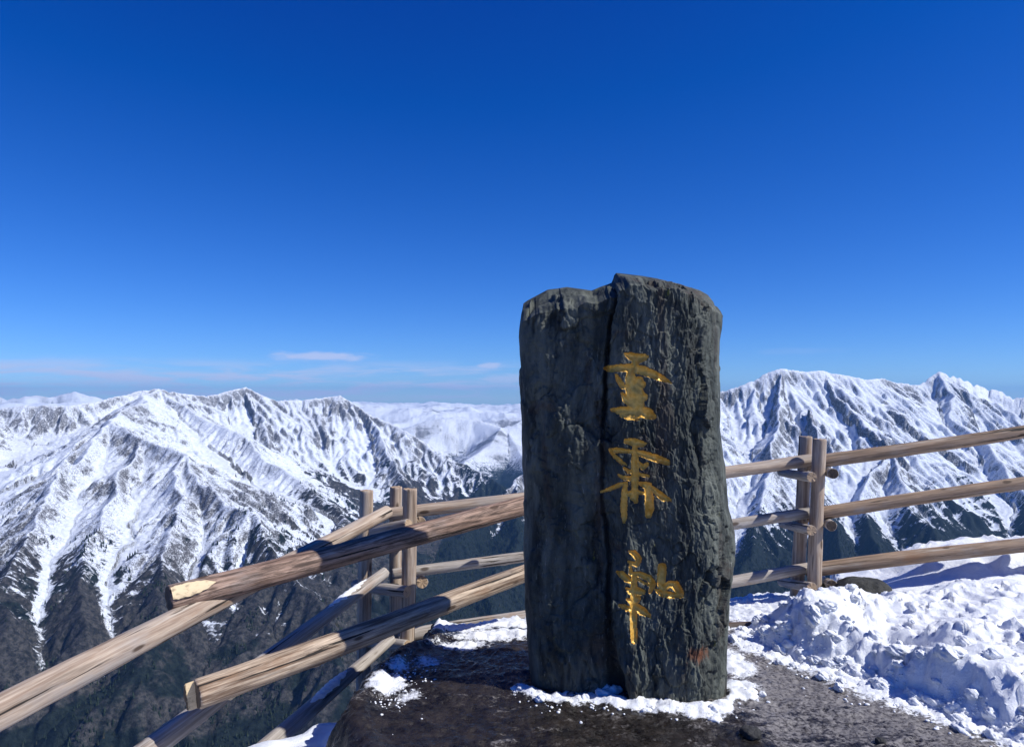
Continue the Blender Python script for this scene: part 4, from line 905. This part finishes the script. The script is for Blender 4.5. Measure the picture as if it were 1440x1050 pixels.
def lap_end():
    """half-lapped stub that sticks out past the lower barrier log's end"""
    d = (B1 - B0).normalized(); L = 0.14
    V, Q, T = log_mesh(L + 0.05, 0.074, 0.074, 991)
    V[:, 1] = np.maximum(V[:, 1], 0.012)
    o = mesh_np('lap_end', V, Q, [M_FRESH, M_CUTD], np.concatenate([np.zeros(len(Q)), np.ones(len(T))]), False, None, None, T)
    o.parent = bb; o.matrix_basis = Matrix.Translation((-0.045, 0.004, 0.0))
lap_end()
def axe_patch():
    """pale fresh cut on the near end of the upper log"""
    nl, na = 40, 16
    xs = np.linspace(0.006, 0.23, nl); V = []
    for i, x in enumerate(xs):
        w_ = 0.62 * (1 - max(0, (x - 0.12) / 0.11) ** 1.5) * (1 + 0.25 * float(fbm(np.array([i * 0.13]), np.array([2.2]), 3, 5)[0])) + 0.03
        for j in range(na):
            a = math.pi * 1.0 + (-0.42) * 0 + 0; t = (j / (na - 1) - 0.5) * 2
            an = math.radians(-148) * -1 + t * w_ * 0.75
            V.append((x, math.cos(an) * 0.0785, math.sin(an) * 0.0785))
    o = mesh_np('axe_cut', np.array(V), grid_quads(nl, na), [M_FRESH], None, True)
    o.parent = ba
axe_patch()

# snow lying on the stair rails
def rail_snow(a, b, t0, t1, r, seed, name='snow_cap'):
    d = (b - a); L = d.length; x = d.normalized(); y = Vector((0, 0, 1)).cross(x).normalized(); z = x.cross(y)
    nl, na = 60, 14; V = []
    for i in range(nl):
        f = i / (nl - 1); s = t0 + (t1 - t0) * f; env = math.sin(math.pi * min(max(f, 0.0), 1.0)) ** 0.5
        wv = 0.80 * env * (0.9 + 0.5 * float(fbm(np.array([i * 0.11 + seed]), np.array([seed * 3.3]), 4, 5, 0.6)[0])); th = 0.020 * env
        for j in range(na):
            u = (j / (na - 1) - 0.5) * 2; an = u * wv
            rr = r + 0.004 - 0.006 * abs(u) ** 4 + th * (1 - abs(u) ** 2.5) * (0.8 + 0.3 * math.sin(i * 0.9 + j + seed))
            p = a + d * s + y * (math.sin(an) * rr) + z * (math.cos(an) * rr); V.append(p)
    o = mesh_np(name, np.array(V), grid_quads(nl, na)[:, ::-1], [M_SNOW]); return o
for a, b, t0, t1, r, s, lab in ((L2a, L2b, 0.07, 0.25, 0.043, 1, 'thin snow strip lying on the middle rail of the descending fence'),
                                (L3a, L3b, 0.30, 0.52, 0.045, 2, 'thin snow strip lying on the lowest rail of the descending fence')):
    tag(rail_snow(a, b, t0, t1, r, s), lab, 'snow')

# --- edge log on the far rim of the platform, boulder, stones
el = log('edge_log', P(640, 893, 5.32), P(1062, 884, 5.32), 0.05, 0.05, M_DARK, None, M_CUTD)
tag(el, 'dark wet log lying on the ground behind the monument', 'log')
def boulder(name, loc, size, seed, mat, label, cat):
    n, m_ = 40, 56; th = np.linspace(0, np.pi, n); ph = np.linspace(0, 2 * np.pi, m_, endpoint=False); TH, PH = np.meshgrid(th, ph, indexing='ij')
    x, y, z = np.sin(TH) * np.cos(PH), np.sin(TH) * np.sin(PH), np.cos(TH)
    p = 2.6; k = (np.abs(x) ** p + np.abs(y) ** p + np.abs(z) ** p) ** (-1 / p)
    r = k * (1 + 0.16 * fbm(x * 1.4 + seed, y * 1.4 + z * 1.1, 4, seed) + 0.06 * (worley(x * 3 + z, y * 3 - z + 4, seed)[2] - 0.5))
    V = np.stack([x * r * size[0], y * r * size[1], z * r * size[2]], -1).reshape(-1, 3)
    o = mesh_np(name, V, grid_quads(n, m_, True), [mat]); o.location = loc; o.rotation_euler = (0, 0, seed); return tag(o, label, cat)
boulder('boulder', P(1214, 838, 6.0), (0.22, 0.2, 0.135), 3, M_BOULDER, 'dark mossy boulder between the snow bank and the fence', 'boulder')
boulder('boulder', P(1168, 850, 6.25), (0.13, 0.13, 0.16), 5, M_BOULDER, 'small dark boulder wedged behind the right fence post', 'boulder')
boulder('stone', G(1056, 1030, 0.01), (0.055, 0.045, 0.025), 8, M_PEBBLE, 'small black stone lying in the icy mud', 'stone')
boulder('stone', G(1238, 1042, 0.005), (0.022, 0.02, 0.018), 9, M_PEBBLE, 'tiny dark stone near the snow bank edge', 'stone')

# ------------------------------------------------------------------ air
def build_haze():
    s, z0, z1 = 28500.0, -1250.0, 420.0
    V = [(x, y, z) for z in (z0, z1) for y in (-s, s) for x in (-s, s)]
    Q = [(0, 2, 3, 1), (4, 5, 7, 6), (0, 1, 5, 4), (2, 6, 7, 3), (0, 4, 6, 2), (1, 3, 7, 5)]
    m, N = new_mat('thin_blue_air')
    v = N.n('ShaderNodeVolumePrincipled', Color=(0.22, 0.52, 1.0), Density=3.1e-5, Anisotropy=0.1)
    out = N.n('ShaderNodeOutputMaterial'); N.t.links.new(v.outputs[0], out.inputs['Volume'])
    o = mesh_np('haze', np.array(V), np.array(Q), [m], None, False); tag(o, 'thin blue air over the valley and far ranges', 'haze', None, 'stuff')
build_haze()
